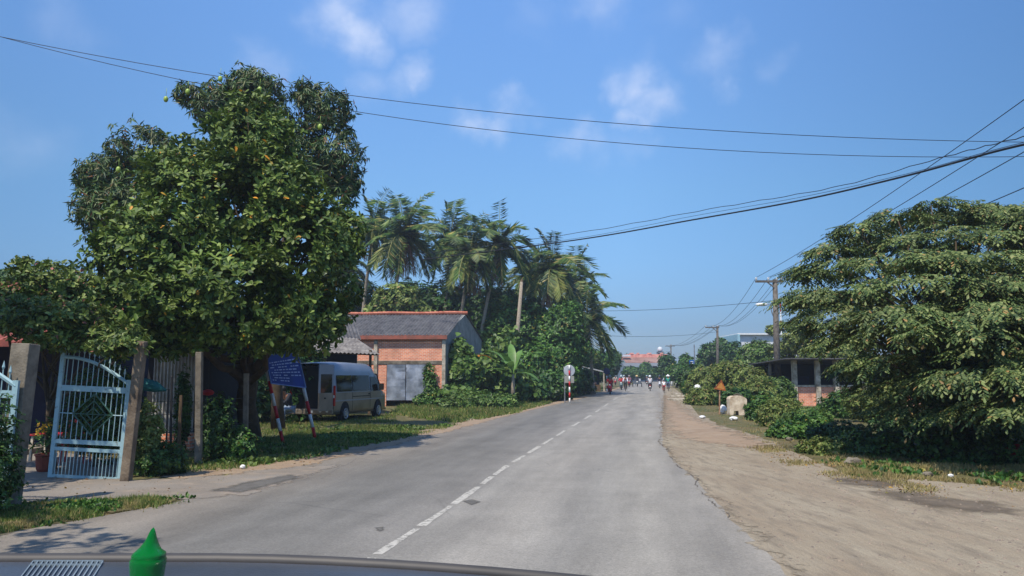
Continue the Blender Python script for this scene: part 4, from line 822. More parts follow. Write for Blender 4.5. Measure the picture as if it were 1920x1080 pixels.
# ================================================================== PALMS
def palm(name, label, base, top, seed, nf=22, fl=3.6, yellow=3, dead=6, nuts=True, group='coconut palms'):
    base = Vector(base); top = Vector(top)-base; rr = random.Random(seed); r = np.random.default_rng(seed)
    root = thing(name, label, 'palm tree', base, 0, group)
    m = MB(); bend = Vector((-top.x*.35, 0, 0))
    pts = [Vector((top.x*(i/10)**1.4, top.y*i/10, top.z*i/10)) for i in range(11)]
    m.tube(pts, [.24]+[.17-.006*i for i in range(10)], 9); m.build('trunk', PBARK, root, True)
    def fronds(n, kind):
        C, A, U, Ls, Ws = [], [], [], [], []; rm = MB()
        for i in range(n):
            az = rr.uniform(0, 2*math.pi) if kind != 'live' else i*2.399 + rr.uniform(-.3, .3)
            if kind == 'live': el = R(84) - (i/n)**1.0*R(120) + rr.uniform(-.12, .12)
            elif kind == 'yellow': el = R(-20) + rr.uniform(-.3, .15)
            else: el = R(-68) + rr.uniform(-.3, .2)
            L = fl*rr.uniform(.85, 1.1)*(1 if kind != 'dead' else .8); d = Vector((math.cos(az)*math.cos(el), math.sin(az)*math.cos(el), math.sin(el)))
            p = top + Vector((0, 0, .05)); K = 22; path = [p.copy()]; g = rr.uniform(.065, .11) if kind == 'live' else .06
            for k in range(K):
                p = p + d*(L/K); d = (d + Vector((rr.uniform(-.012, .012), rr.uniform(-.012, .012), -g))).normalized(); path.append(p.copy())
            rm.tube(path[::4]+[path[-1]], [.045*(1-j/7*.85) for j in range(len(path[::4])+1)], 4, False)
            roll = rr.uniform(-.9, .9)
            for k in range(2, K+1):
                t = path[k]-path[k-1]; t.normalize(); sd_ = t.cross(Vector((0, 0, 1))).normalized() if abs(t.z) < .98 else Vector((1, 0, 0)); sd_ = Matrix.Rotation(roll*min(1, .35+abs(t.z)), 3, t) @ sd_
                ll = L*.30*math.sin(min(1, .25+.75*(1-abs(k/K-.45)*1.25))*math.pi/2)*(.6 if kind == 'dead' else 1)
                for s in (-1, 1):
                    for h in (0, .5):
                        q = path[k-1].lerp(path[k], h); dr = (.5 if kind == 'live' else .9) + rr.uniform(-.25, .35)
                        a = sd_*s + t*.55 + Vector((0, 0, -dr)); C.append(q); A.append(a); U.append(t.cross(sd_)*1.0 + Vector((rr.uniform(-.3, .3),)*3)); Ls.append(ll*rr.uniform(.75, 1.1)); Ws.append(.042)
        return instmesh('fronds', np.array(C), np.array(A), np.array(U), np.array(Ls), np.array(Ws), LANCE), rm
    me, rm = fronds(nf, 'live'); o = link_mesh('fronds', me, FROND, root); rm.build('frond_ribs', pmat('frond_rib', (140, 140, 70), .6), root)
    if yellow: me, rm = fronds(yellow, 'yellow'); link_mesh('yellow_fronds', me, FRONDY, root)
    if dead: me, rm = fronds(dead, 'dead'); link_mesh('dead_fronds', me, DEADF, root)
    if nuts:
        for k in range(4):
            a = k*1.6+seed; m = MB(); m.ball((0, 0, 0), (.13, .13, .16), 8, 6); c = m.build('coconut', pmat('green_coconut', (110, 130, 50), .5), root, True); c.location = top + Vector((.28*math.cos(a), .28*math.sin(a), -.3))
    return root
PALMS = [  # crown px,py, trunk-foot px, Y, frond length, label, opts
    (700, 432, 668, 66, 3.9, 'coconut palm above the tree edge, leftmost crown of the palm row', dict(dead=5)),
    (757, 442, 722, 62, 4.3, 'coconut palm with pale hanging fronds, second crown from the left of the palm row', dict(yellow=5, dead=8)),
    (845, 448, 826, 70, 4.2, 'coconut palm with dense upright fronds, third crown from the left of the palm row', dict(dead=4)),
    (880, 480, 852, 63, 3.9, 'coconut palm with nuts and brown skirt in the middle of the row', dict(yellow=4, dead=9)),
    (936, 462, 888, 64, 3.9, 'coconut palm with a pointed crown and brown hanging fronds, above the gable', dict(dead=8)),
    (990, 520, 1005, 74, 3.6, 'small shaded coconut palm between the pointed crown and the bare pole trunk', dict(dead=2, nuts=False)),
    (1035, 505, 985, 66, 4.0, 'coconut palm with bright yellow green fronds and a leaning trunk right of the bare trunk', dict(yellow=6, dead=9)),
    (1078, 540, 1072, 76, 4.2, 'coconut palm half hidden behind the leaning bright palm', dict(dead=3, nuts=False)),
    (1100, 600, 1112, 72, 4.4, 'low drooping coconut palm at the right end of the row', dict(dead=4, yellow=1)),
    (640, 500, 650, 70, 3.8, 'coconut palm mostly hidden behind the broadleaf tree', dict(dead=5)),
]
for i, (px, py, fx, Y, fl, lab, kw) in enumerate(PALMS):
    t = at(px, py, Y); f = at(fx, 703, Y); palm('coconut_palm', lab, (f.x, Y, 0), t, 100+i, nf=24, fl=fl*.98, **kw)
# bare dead palm trunk
a, b = at(968, 703, 60), at(978, 528, 60); bt = thing('bare_palm_trunk', 'pale bare leafless palm trunk standing like a pole left of the leaning palm', 'dead palm', (a.x, 60, 0))
m = MB(); m.tube([(0, 0, 0), (.05, 0, (b.z)*.5), (b.x-a.x, 0, b.z)], [.22, .17, .12], 9); m.build('trunk', PBARK, bt, True)
m = MB(); m.tube([(b.x-a.x, 0, b.z-.02), (b.x-a.x+.04, 0, b.z+.25)], [.13, .03], 7); m.build('broken_top', WOOD, bt)

# ================================================================== mid-distance vegetation on the left
def vtree(name, label, px, Y, blobs, style, L, n, mats, seed, cat='tree', r0=.16, **kw):
    a = at(px, 703, Y); return tree(name, label, (a.x, Y, 0), px_blobs(blobs), style, L, n, mats, r0, seed, cat=cat, **kw)
vtree('broad_tree', 'yellow green bushy tree behind the ridge of the brick building', 745, 58, [(745, 565, 58, 45, 32), (715, 585, 58, 30, 22), (775, 590, 58, 35, 25)], 'mid', .38, 1500, (LEAF_OLIVE, BARK), 201)
vtree('shade_tree', 'dark tree filling the gap between the palm trunks above the roof', 820, 72, [(820, 575, 72, 60, 45), (770, 565, 74, 50, 35), (870, 580, 74, 50, 50), (690, 575, 74, 40, 40), (925, 590, 70, 50, 50)], 'mid', .5, 3200, (LEAF_DARK, BARK), 202)
vtree('broad_tree', 'dark green leafy tree right of the grey gable behind the bare trunk', 950, 66, [(945, 590, 66, 45, 55), (985, 610, 66, 40, 60), (930, 640, 64, 35, 40), (1000, 590, 67, 30, 32)], 'mid', .36, 3000, (LEAF_MID, BARK), 203)
vtree('broad_tree', 'large rounded leafy tree under the leaning palm, left of the road', 1052, 63, [(1050, 620, 63, 42, 50), (1030, 665, 62, 42, 45), (1075, 660, 64, 32, 45), (1065, 590, 64, 28, 30), (1000, 690, 60, 40, 40), (1045, 705, 61, 40, 30)], 'mid', .30, 5200, (LEAF_MID, BARK), 204, r0=.2)
vtree('vine_mound', 'bright green vine climbing beside the grey gable wall', 868, 45.5, [(862, 672, 46.0, 20, 34), (876, 700, 45.6, 26, 34), (852, 745, 44.2, 30, 22)], 'vine', .34, 1500, (LEAF_VINE, BARK), 205, cat='climbing plant', r0=.06)
vtree('vine_mound', 'large leaved vine draped mound right of the gable', 925, 50, [(915, 700, 50, 36, 38), (950, 720, 50, 36, 36), (940, 660, 54, 22, 34), (975, 735, 50, 28, 26)], 'vine', .36, 2300, (LEAF_VINE, BARK), 206, cat='climbing plant', r0=.06)
vtree('bush', 'light green low bush at the foot of the gable wall', 880, 41, [(880, 752, 42, 52, 18), (930, 757, 42, 45, 18), (845, 760, 41.5, 26, 12)], 'mid', .17, 2600, (LEAF_VINE, BARK), 207, cat='bush', r0=.05)
vtree('bush', 'dark leafy bush beside the verge left of the round signs', 1005, 52, [(1000, 735, 52, 34, 26), (1030, 728, 54, 30, 30), (975, 750, 50, 24, 18), (1050, 742, 56, 20, 14)], 'vine', .30, 1900, (LEAF_DARK, BARK), 208, cat='bush', r0=.05)
vtree('bush', 'shaded bushes under the trees behind the round signs', 1085, 70, [(1080, 712, 70, 32, 26), (1100, 728, 74, 18, 10), (1055, 725, 66, 22, 16)], 'mid', .3, 1200, (LEAF_DARK, BARK), 209, cat='bush', r0=.05)
# big leaved plants
def bigleaf(name, label, px, py, Y, n, L, W, mats, seed, h, cat='plant', el=(40, 80)):
    a = at(px, py, Y); rr = random.Random(seed); root = thing(name, label, cat, (a.x, Y, 0)); top = Vector((0, 0, a.z)); m = MB()
    m.tube([(0, 0, 0), top*.6, top], [.16, .12, .07], 8); m.build('stem', PBARK, root, True)
    for i in range(n):
        az = i*2.4+rr.uniform(-.3, .3); e = R(rr.uniform(*el)); d = Vector((math.cos(az)*math.cos(e), math.sin(az)*math.cos(e), math.sin(e))); p = top.copy(); K = 8; vs = []; sdv = d.cross(Vector((0, 0, 1))).normalized(); ll = L*rr.uniform(.8, 1.1)
        for k in range(K+1):
            t = k/K; w_ = W*(math.sin(math.pi*min(1, max(.02, (t-.12)/.88)))**.6 if t > .12 else .05)
            up = sdv.cross(d).normalized()
            vs += [p - sdv*w_/2 + up*w_*.12, p, p + sdv*w_/2 + up*w_*.12]; p = p + d*ll/K; d = (d + Vector((0, 0, -.16))).normalized()
        m = MB(); m.add(vs, [(3*k+j, 3*k+j+1, 3*k+j+4, 3*k+j+3) for k in range(K) for j in (0, 1)]); m.build('leaf', mats, root, True)
    return root
bigleaf('banana_plant', 'young banana plant with long pale green leaves left of the round sign', 962, 702, 47.5, 9, 2.3, .5, BANANA, 5, 2, el=(15, 78))
bigleaf('banana_plant', 'ragged banana plant with an orange dried leaf beside the gable', 893, 668, 48, 3, 1.2, .4, BANDRY, 6, 2, el=(0, 20))
vtree('papaya_tree', 'small large leaved tree left of the bare trunk', 958, 55, [(955, 640, 55, 14, 26), (950, 668, 55, 16, 16)], 'vine', .4, 420, (LEAF_VINE, BARK), 210, r0=.06)

# ================================================================== round sign pair
def pole_bands(root, h, r, n0=0, name='striped_pole', k=None):
    k = k or int(h/.32); m = MB()
    for i in range(k): m.cm = (i+n0) % 2; m.tube([(0, 0, h*i/k), (0, 0, h*(i+1)/k)], r, 10)
    m.build(name, [WHITEP, REDP], root, True)
a = gnd(1067, 756); a.y = 49.5; a.x = (1067-960)/F*49.5*1.0
rs = thing('round_sign', 'round grey sign back with square plate on a red and white striped pole', 'sign', (a.x, 49.5, 0))
hz = at(1067, 686, 49.5).z; pole_bands(rs, hz+.05, .05)
zc = at(1067, 695, 49.5).z; m = MB(); m.lathe([(0, 0), (.34, 0), (.36, .012), (.34, .02), (0, .02)], (0, .07, zc), 28, 'y', False); m.build('disc', pmat('sign_back_metal', (178, 184, 190), .5, .2, scale=4), rs)
z1 = at(1067, 718, 49.5).z; m = MB(); m.box(-.30, .30, .07, .09, z1, z1+.44); m.build('plate', pmat('sign_plate_back', (150, 150, 142), .6, scale=4), rs, bevel=.004)
a = at(1059, 755, 50.3); gp_ = thing('sign_post', 'thin grey metal post directly behind the round sign', 'post', (a.x, 50.3, 0))
m = MB(); m.tube([(0, 0, 0), (0, 0, 2.32)], .04, 8); m.build('pole', STEEL, gp_); m = MB(); m.box(-.05, .09, -.02, .02, 2.2, 2.33); m.build('bracket', WHITEP, gp_)
a = at(1138, 732, 82); r2 = thing('round_sign', 'small dark round sign on a red and white pole further down the road', 'sign', (a.x, 82, 0))
pole_bands(r2, at(1138, 692, 82).z, .05); m = MB(); m.lathe([(0, 0), (.33, 0), (.35, .012), (.33, .02), (0, .02)], (0, -.09, at(1138, 696, 82).z), 24, 'y', False); m.build('disc', pmat('sign_navy', (36, 44, 80), .5, scale=5), r2)
# roadside stall
a = at(1108, 725, 88); st_ = thing('market_stall', 'roadside stall with grey awning and cloth goods beyond the round signs', 'stall', (a.x, 88, 0))
m = MB(); z0, z1 = at(1108, 686, 88).z, at(1108, 699, 88).z; m.add([(-1.8, -1.5, z0), (1.5, -1.5, z1), (1.5, 3, z1+.2), (-1.8, 3, z0+.2), (-1.8, -1.5, z0+.08), (1.5, -1.5, z1+.08), (1.5, 3, z1+.28), (-1.8, 3, z0+.28)], [(0, 1, 2, 3), (7, 6, 5, 4), (0, 4, 5, 1), (1, 5, 6, 2), (2, 6, 7, 3), (3, 7, 4, 0)]); m.build('awning', TIN, st_)
for x in (-1.6, 1.3): m = MB(); m.beam((x, -1.4, 0), (x, -1.4, z1-.0), .13); m.build('awning_post', CONCL, st_)
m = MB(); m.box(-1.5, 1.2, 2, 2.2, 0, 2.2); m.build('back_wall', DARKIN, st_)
m = MB(); m.ball((-.2, -.5, 1.0), (.5, .3, .35), 9, 6); m.ball((.25, -.5, .85), (.35, .3, .25), 9, 6); m.build('goods', pmat('cloth_goods', (178, 152, 132), .9, scale=3, col2=(110, 70, 60)), st_, True)
m = MB(); m.box(-1.2, 1.0, -.9, .2, .0, .7); m.build('counter', WOOD, st_)

# ================================================================== far end of the street
def far_tree(label, px, py, Y, rx, ry, mt, seed, n=900, L=.5, extra=()):
    return vtree('street_tree', label, px, Y, [(px, py, Y, rx, ry)] + list(extra), 'mid', L, n, (mt, BARK), seed, group='trees along the far street')
far_tree('dark round topped street tree left of the pink building', 1147, 675, 120, 17, 22, LEAF_DARK, 301, extra=[(1140, 690, 120, 20, 18)])
far_tree('spreading light green street tree just left of the dark round topped one', 1112, 672, 100, 28, 16, LEAF_MID, 302, 1200, extra=[(1095, 662, 96, 20, 16), (1130, 682, 100, 20, 12)])
far_tree('small clipped street tree in front of the far grey roof', 1211, 690, 190, 10, 11, LEAF_MID, 303, 500, .6)
far_tree('low street tree below the left part of the grey roof', 1184, 698, 180, 16, 9, LEAF_MID, 304, 500, .6)
far_tree('low street tree below the middle of the grey roof', 1196, 700, 175, 14, 8, LEAF_MID, 305, 500, .6)
far_tree('low street tree between the clipped tree and the grey wall', 1220, 700, 170, 10, 8, LEAF_MID, 306, 400, .6)
far_tree('dark conical street tree right of the pink building', 1251, 684, 130, 16, 20, LEAF_DARK, 307, extra=[(1240, 698, 130, 12, 10)])
far_tree('light green street tree in front of the dark conical one', 1268, 698, 110, 20, 14, LEAF_MID, 308, extra=[(1285, 700, 105, 16, 14)])
far_tree('feathery green street tree above the blue street sign', 1286, 680, 125, 12, 14, LEAF_MID, 309, 500)
far_tree('dark leafy street tree behind the stall awning', 1120, 700, 105, 22, 14, LEAF_DARK, 310, 700)
# far treeline (reads as one mass)
bl = []
for i in range(46): x = -330 + i*16.5; bl.append(((x, 300+30*math.sin(i*1.7), 2.5+1.5*math.sin(i*2.3)), (14, 8, 5.0+1.3*math.sin(i*3.1))))
P, D = sample_blobs(bl, 9000, seed=77); C, A, U, Ls, W = rosettes(P, D, 4, 1.2, .6, 1.2, .1, .5, 7)
me = instmesh('far_treeline', C, A, U, Ls, W, LANCE); o = link_mesh('far_treeline', me, LEAF_DARK); tag(o, 'distant low treeline on the horizon behind the street', 'trees', kind='stuff')
# pink topped building
a = at(1208, 703, 215); pbl = thing('building', 'far building with pink parapet above a long grey canopy roof at the street end', 'building', (a.x, 215, 0))
S = 215/F
def zz(py): return at(1208, py, 215).z
m = MB(); m.box((1176-1208)*S, (1252-1208)*S, 0, 12, zz(674), zz(664)); m.build('pink_parapet', PINKW, pbl)
for px, w_ in ((1186, 3), (1198, 1.5), (1219, 3), (1242, 2)):
    m = MB(); m.box((px-w_-1208)*S, (px+w_-1208)*S, -.1, 2, zz(664), zz(661.5)); m.build('parapet_post', PINKW, pbl)
m = MB(); x0, x1 = (1168-1208)*S, (1256-1208)*S; m.add([(x0, -6, zz(681)), (x1, -6, zz(681)), (x1, -.1, zz(670)), (x0, -.1, zz(670))], [(0, 1, 2, 3)]); o = m.build('rusty_roof', pmat('rust_brown_roof', (156, 126, 114), .9, scale=.3, col2=(120, 84, 74)), pbl); s_ = o.modifiers.new('t', 'SOLIDIFY'); s_.thickness = .15
m = MB(); m.box(x0-1, x1-.6, -9, -6.1, zz(687), zz(681.5)); m.build('canopy_fascia', pmat('pale_grey_fascia', (150, 156, 166), .8), pbl)
m = MB(); m.box(x0, x1, -5, 10, 0, zz(687)-.2); m.build('wall', pmat('blue_grey_wall', (120, 136, 146), .85, scale=.2), pbl)
m = MB(); m.box((1166-1208)*S, (1180-1208)*S, -3, -1, zz(669), zz(666)); m.build('white_sign_band', WHITEW, pbl)
for k, px in enumerate((1172, 1190, 1210, 1232, 1250)): m = MB(); m.box((px-1-1208)*S, (px+1-1208)*S, -8.8, -8.3, 0, zz(687)); m.build('canopy_column', WHITEW, pbl)
for px in (1181, 1200, 1222, 1240): m = MB(); m.box((px-4-1208)*S, (px+4-1208)*S, -5.1, -5, .5, 4.2); m.build('doorway', DARKIN, pbl)
a = at(1239, 662, 216); wt = thing('water_tank', 'white round water tank on a dark stand above the pink parapet', 'tank', (a.x, 217, a.z-1.6))
m = MB(); m.ball((0, 0, 2.6), (.75, .75, .8), 12, 8); m.build('tank', WHITEW, wt, True)
for sx in (-1, 1):
    for sy in (-1, 1): m = MB(); m.beam((sx*.8, sy*.8, 0), (sx*.7, sy*.7, 2.0), .16); m.build('stand_leg', DARKMET, wt)
m = MB(); m.box(-.9, .9, -.9, .9, 1.85, 2.0); m.box(-.5, .5, -.5, .5, .6, 1.7); m.build('platform', DARKMET, wt)

# ================================================================== PEOPLE, MOTORBIKES, BICYCLES
SKIN = pmat('skin', (158, 112, 86), .6, scale=12, var=.05)
def skinmesh(nodes, edges, levels=1, root_i=0):
    """continuous body surface from joints + radii (Skin modifier baked to a mesh)"""
    me = bpy.data.meshes.new('body'); me.from_pydata([n[0] for n in nodes], edges, []); o = bpy.data.objects.new('t', me); COL.objects.link(o)
    o.modifiers.new('s', 'SKIN'); 
    for i, n in enumerate(nodes): r_ = n[1] if isinstance(n[1], tuple) else (n[1], n[1]); me.skin_vertices[0].data[i].radius = r_
    me.skin_vertices[0].data[root_i].use_root = True
    s = o.modifiers.new('u', 'SUBSURF'); s.levels = levels; s.render_levels = levels
    dg = bpy.context.evaluated_depsgraph_get(); out = bpy.data.meshes.new_from_object(o.evaluated_get(dg)); bpy.data.objects.remove(o)
    out.polygons.foreach_set('use_smooth', [True]*len(out.polygons)); return out
def pose(kind):
    """joint positions; x right, y forward, z up, ground at 0"""
    if kind == 'scooter': P = dict(pel=(0, -.1, .78), sp=(0, -.06, 1.02), ch=(0, 0, 1.25), nk=(0, .02, 1.42), hd=(0, .05, 1.55), sh=(.19, .0, 1.36), el=(.29, .2, 1.12), wr=(.27, .46, 1.02), hp=(.1, -.08, .76), kn=(.17, .34, .74), an=(.15, .32, .32), to=(.15, .46, .27))
    elif kind == 'bicycle': P = dict(pel=(0, -.2, .92), sp=(0, -.12, 1.12), ch=(0, .02, 1.32), nk=(0, .08, 1.47), hd=(0, .13, 1.6), sh=(.18, .05, 1.42), el=(.24, .22, 1.2), wr=(.25, .42, 1.03), hp=(.09, -.16, .9), kn=(.12, .2, .72), an=(.12, .06, .3), to=(.12, .2, .25))
    elif kind == 'sit': P = dict(pel=(0, 0, .62), sp=(0, .1, .82), ch=(0, .22, 1.0), nk=(0, .3, 1.14), hd=(0, .38, 1.24), sh=(.18, .24, 1.1), el=(.25, .42, .9), wr=(.16, .58, .78), hp=(.1, .03, .6), kn=(.14, .46, .62), an=(.14, .44, .12), to=(.14, .6, .04))
    return {k: Vector(v) for k, v in P.items()}
BODYC = {}
def body_parts(kind):
    if kind in BODYC: return BODYC[kind]
    p = pose(kind); mir = lambda v: Vector((-v.x, v.y, v.z))
    def build(names_r, edges):
        nodes = []; idx = {}
        for n, r_ in names_r:
            if n.startswith('-'): nodes.append((mir(p[n[1:]]), r_))
            else: nodes.append((p[n], r_))
            idx[n] = len(nodes)-1
        return skinmesh(nodes, [(idx[a], idx[b]) for a, b in edges])
    hd2 = p['hd'] + Vector((0, .0, .09)); p['hd2'] = hd2; p['hand'] = p['wr'] + (p['wr']-p['el']).normalized()*.1
    B = build([('pel', .12), ('sp', .11), ('ch', .13), ('nk', .055), ('hd', .085), ('hd2', .075)] + [(s+n, r_) for s in ('', '-') for n, r_ in (('sh', .055), ('el', .042), ('wr', .03), ('hand', .035), ('hp', .085), ('kn', .058), ('an', .038), ('to', .035))],
              [('pel', 'sp'), ('sp', 'ch'), ('ch', 'nk'), ('nk', 'hd'), ('hd', 'hd2')] + [(a, b) for s in ('', '-') for a, b in (('ch', s+'sh'), (s+'sh', s+'el'), (s+'el', s+'wr'), (s+'wr', s+'hand'), ('pel', s+'hp'), (s+'hp', s+'kn'), (s+'kn', s+'an'), (s+'an', s+'to'))])
    p['wr2'] = p['el'].lerp(p['wr'], .85); p['an2'] = p['kn'].lerp(p['an'], .9); p['waist'] = p['pel'] + Vector((0, 0, .0))
    Sh = build([('waist', .15), ('sp', .14), ('ch', .155)] + [(s+n, r_) for s in ('', '-') for n, r_ in (('sh', .075), ('el', .058), ('wr2', .045))], [('waist', 'sp'), ('sp', 'ch')] + [(a, b) for s in ('', '-') for a, b in (('ch', s+'sh'), (s+'sh', s+'el'), (s+'el', s+'wr2'))])
    Tr = build([('pel', .14)] + [(s+n, r_) for s in ('', '-') for n, r_ in (('hp', .1), ('kn', .075), ('an2', .055))], [(a, b) for s in ('', '-') for a, b in (('pel', s+'hp'), (s+'hp', s+'kn'), (s+'kn', s+'an2'))])
    BODYC[kind] = (B, Sh, Tr, p); return BODYC[kind]
def person(label, kind, loc, rz, shirt, trousers, hat=None, hatcol=(220, 220, 225), group=None, scale=1.0, parent_group=None):
    B, Sh, Tr, p = body_parts(kind)
    r = thing('person', label, 'person', loc, rz, group); r.scale = (scale,)*3
    link_mesh('body', B.copy(), SKIN, r); link_mesh('shirt', Sh.copy(), pmat('cloth_%d_%d_%d' % shirt, shirt, .85, scale=14, var=.1), r); link_mesh('trousers', Tr.copy(), pmat('cloth_%d_%d_%d' % trousers, trousers, .85, scale=14, var=.1), r)
    h = p['hd'] + Vector((0, 0, .05)); hm = pmat('hat_%d_%d_%d' % hatcol, hatcol, .3, scale=14, var=.04)
    if hat == 'helmet': m = MB(); m.lathe([(.02, .17), (.08, .155), (.13, .1), (.145, .02), (.14, -.05), (.12, -.06)], h, 14, cap=False); m.build('helmet', hm, r, True)
    elif hat == 'cone': m = MB(); m.lathe([(.005, .22), (.25, .0), (.245, -.01), (.005, .2)], h, 16, cap=False); m.build('conical_hat', hm, r)
    m = MB(); m.ball(h+Vector((0, -.015, .02)), (.1, .11, .11), 10, 7)
    if hat is None: m.build('hair', pmat('black_hair', (22, 20, 20), .6), r, True)
    # face: nose and eyes
    m = MB(); m.ball(p['hd']+Vector((.035, .088, .03)), .014, 6, 4); m.ball(p['hd']+Vector((-.035, .088, .03)), .014, 6, 4); m.build('eyes', BLACK, r)
    m = MB(); m.ball(p['hd']+Vector((0, .098, .0)), (.015, .02, .022), 6, 4); m.build('nose', SKIN, r)
    for s in (-1, 1): m = MB(); q = p['to']; m.ball((s*q.x, q.y-.02, q.z-.01), (.05, .13, .045), 8, 5); m.build('shoe', BLACK, r, True)
    return r
def scooter(label, col, loc, rz, group='motorbikes on the road'):
    r = thing('motorbike', label, 'motorbike', loc, rz, group); cm_ = pmat('bike_%d_%d_%d' % col, col, .3, scale=10, var=.05)
    for y in (.62, -.6):
        m = MB(); m.lathe([(.2, -.04), (.27, -.045), (.29, 0), (.27, .045), (.2, .04)], (0, y, .29), 18, 'x', False); w_ = m.build('wheel', BLACK, r, True)
        m = MB(); m.lathe([(.0, -.03), (.05, -.03), (.18, -.02), (.21, -.03), (.21, .03), (.18, .02), (.05, .03), (0, .03)], (0, y, .29), 12, 'x', False); m.build('rim', STEEL, w_)
    m = MB(); m.add([(-.16, .42, .3), (.16, .42, .3), (.2, .36, .55), (-.2, .36, .55), (-.17, .40, .88), (.17, .40, .88), (-.08, .52, .92), (.08, .52, .92), (-.1, .62, .6), (.1, .62, .6), (-.08, .5, .35), (.08, .5, .35)],
        [(0, 1, 2, 3), (3, 2, 5, 4), (4, 5, 7, 6), (6, 7, 9, 8), (8, 9, 11, 10), (10, 11, 1, 0), (1, 11, 9, 2), (2, 9, 7, 5), (0, 3, 8, 10), (3, 4, 6, 8)]); m.box(-.07, .07, .45, .85, .58, .62); m.build('front_fairing', cm_, r, bevel=.02)
    m = MB(); m.box(-.13, .13, -.25, .4, .26, .34); m.add([(-.12, .0, .34), (.12, .0, .34), (.15, -.1, .68), (-.15, -.1, .68), (-.12, -.85, .55), (.12, -.85, .55), (-.13, -.8, .74), (.13, -.8, .74)], [(0, 1, 2, 3), (3, 2, 7, 6), (6, 7, 5, 4), (4, 5, 1, 0), (1, 5, 7, 2), (0, 3, 6, 4)]); m.build('rear_body', cm_, r, bevel=.02)
    m = MB(); m.box(-.13, .13, -.75, .05, .7, .78); m.build('seat', BLACK, r, bevel=.03)
    m = MB(); m.tube([(-.32, .38, 1.0), (-.1, .46, .98), (.1, .46, .98), (.32, .38, 1.0)], .016, 6); m.tube([(0, .46, .98), (0, .62, .3)], .03, 6); m.build('handlebar', DARKMET, r)
    m = MB(); m.ball((0, .55, .86), (.09, .05, .075), 10, 6); m.build('headlight', WHITEP, r, True)
    for s in (-1, 1): m = MB(); m.ball((s*.3, .44, 1.16), (.055, .015, .035), 8, 5); m.tube([(s*.26, .4, 1.0), (s*.3, .44, 1.15)], .007, 4); m.build('mirror', BLACK, r)
    m = MB(); m.box(-.1, .1, -.92, -.85, .6, .66); m.build('tail_light', pmat('tail_light_red', (190, 12, 20), .2), r)
    m = MB(); m.tube([(.14, -.1, .25), (.16, -.8, .34)], [.03, .05], 8); m.build('exhaust', STEEL, r)
    m = MB(); m.box(-.09, .09, -.93, -.91, .42, .55); m.build('number_plate', WHITEP, r)
    return r
def bicycle(label, col, loc, rz, group='bicycles on the road'):
    r = thing('bicycle', label, 'bicycle', loc, rz, group); cm_ = pmat('bike_%d_%d_%d' % col, col, .4, scale=10, var=.05)
    for y in (.55, -.52):
        m = MB(); n = 24; m.tube([(0, y+.32*math.cos(a*2*math.pi/n), .34+.32*math.sin(a*2*math.pi/n)) for a in range(n+1)], .02, 6, False); w_ = m.build('wheel', BLACK, r, True)
        m = MB()
        for k in range(8): a = k*math.pi/8; m.tube([(0, y+.31*math.cos(a), .34+.31*math.sin(a)), (0, y-.31*math.cos(a), .34-.31*math.sin(a))], .003, 3)
        m.build('spokes', STEEL, w_)
    m = MB()
    for a, b in (((0, .42, .85), (0, -.12, .32)), ((0, -.12, .32), (0, -.22, .86)), ((0, -.2, .78), (0, .4, .8)), ((0, -.12, .32), (0, -.52, .34)), ((0, -.2, .7), (0, -.52, .34)), ((0, .42, .95), (0, .55, .34))): m.tube([a, b], .018, 6)
    m.build('frame', cm_, r)
    m = MB(); m.tube([(-.26, .36, .98), (0, .42, 1.0), (.26, .36, .98)], .014, 6); m.build('handlebar', STEEL, r)
    m = MB(); m.ball((0, -.24, .9), (.08, .13, .04), 8, 5); m.build('saddle', BLACK, r, True)
    m = MB(); m.tube([(-.16, -.12, .32), (.16, -.12, .32)], .02, 5); m.build('pedals', BLACK, r)
    return r
def rider(px, py, Y, away, bikecol, shirt, trousers, hat, hatcol, lab_b, lab_p, kind='scooter', scale=1.0):
    """px of the wheels, distance Y along the road"""
    x = (px-960)/F*Y*math.cos(0) ; rz = (-RA if away else math.pi-RA); c = at(px, py, Y)
    loc = Vector((c.x, Y, .014))
    b = scooter(lab_b, bikecol, loc, rz) if kind == 'scooter' else bicycle(lab_b, bikecol, loc, rz)
    if scale != 1: b.scale = (scale,)*3
    person(lab_p, kind, loc, rz, shirt, trousers, hat, hatcol, 'people riding on the road', scale)
def dist(py): return F*H*math.sqrt(1)/(py-703)*1.0
rider(1144, 740, gnd(1144, 739.5).y, False, (200, 16, 30), (206, 30, 48), (60, 40, 40), 'helmet', (120, 130, 130), 'bright red scooter with white headlight, nearest of the oncoming motorbikes', 'person in a red shirt and grey helmet riding the nearest red scooter')
rider(1165, 731, gnd(1165, 731).y, False, (120, 140, 140), (208, 40, 50), (60, 66, 70), 'helmet', (170, 190, 195), 'grey green scooter behind the nearest red scooter, with a red shirted rider', 'person in a red shirt and pale helmet on the grey green scooter')
rider(1173, 734, gnd(1173, 733.5).y, False, (40, 40, 44), (212, 208, 220), (30, 30, 34), None, (220, 220, 220), 'dark bicycle ridden towards us near the centre of the road', 'person in a white shirt and black trousers on the dark bicycle', kind='bicycle')
rider(1180, 725, gnd(1180, 725.5).y, False, (150, 30, 40), (150, 100, 120), (60, 40, 50), 'helmet', (150, 130, 140), 'dark red motorbike with white headlight left of the grey cart', 'person in a mauve shirt on the dark red motorbike')
rider(1154, 723, gnd(1154, 722.5).y, False, (170, 40, 40), (190, 176, 168), (120, 60, 60), 'helmet', (180, 186, 190), 'far red motorbike at the left verge behind the other oncoming riders', 'person in a beige shirt on the far red motorbike at the left verge')
rider(1170, 721, gnd(1170, 720.5).y, False, (90, 100, 110), (176, 200, 200), (70, 80, 90), 'helmet', (190, 210, 210), 'farthest grey motorbike in the oncoming group', 'person in a pale blue shirt on the farthest grey motorbike')
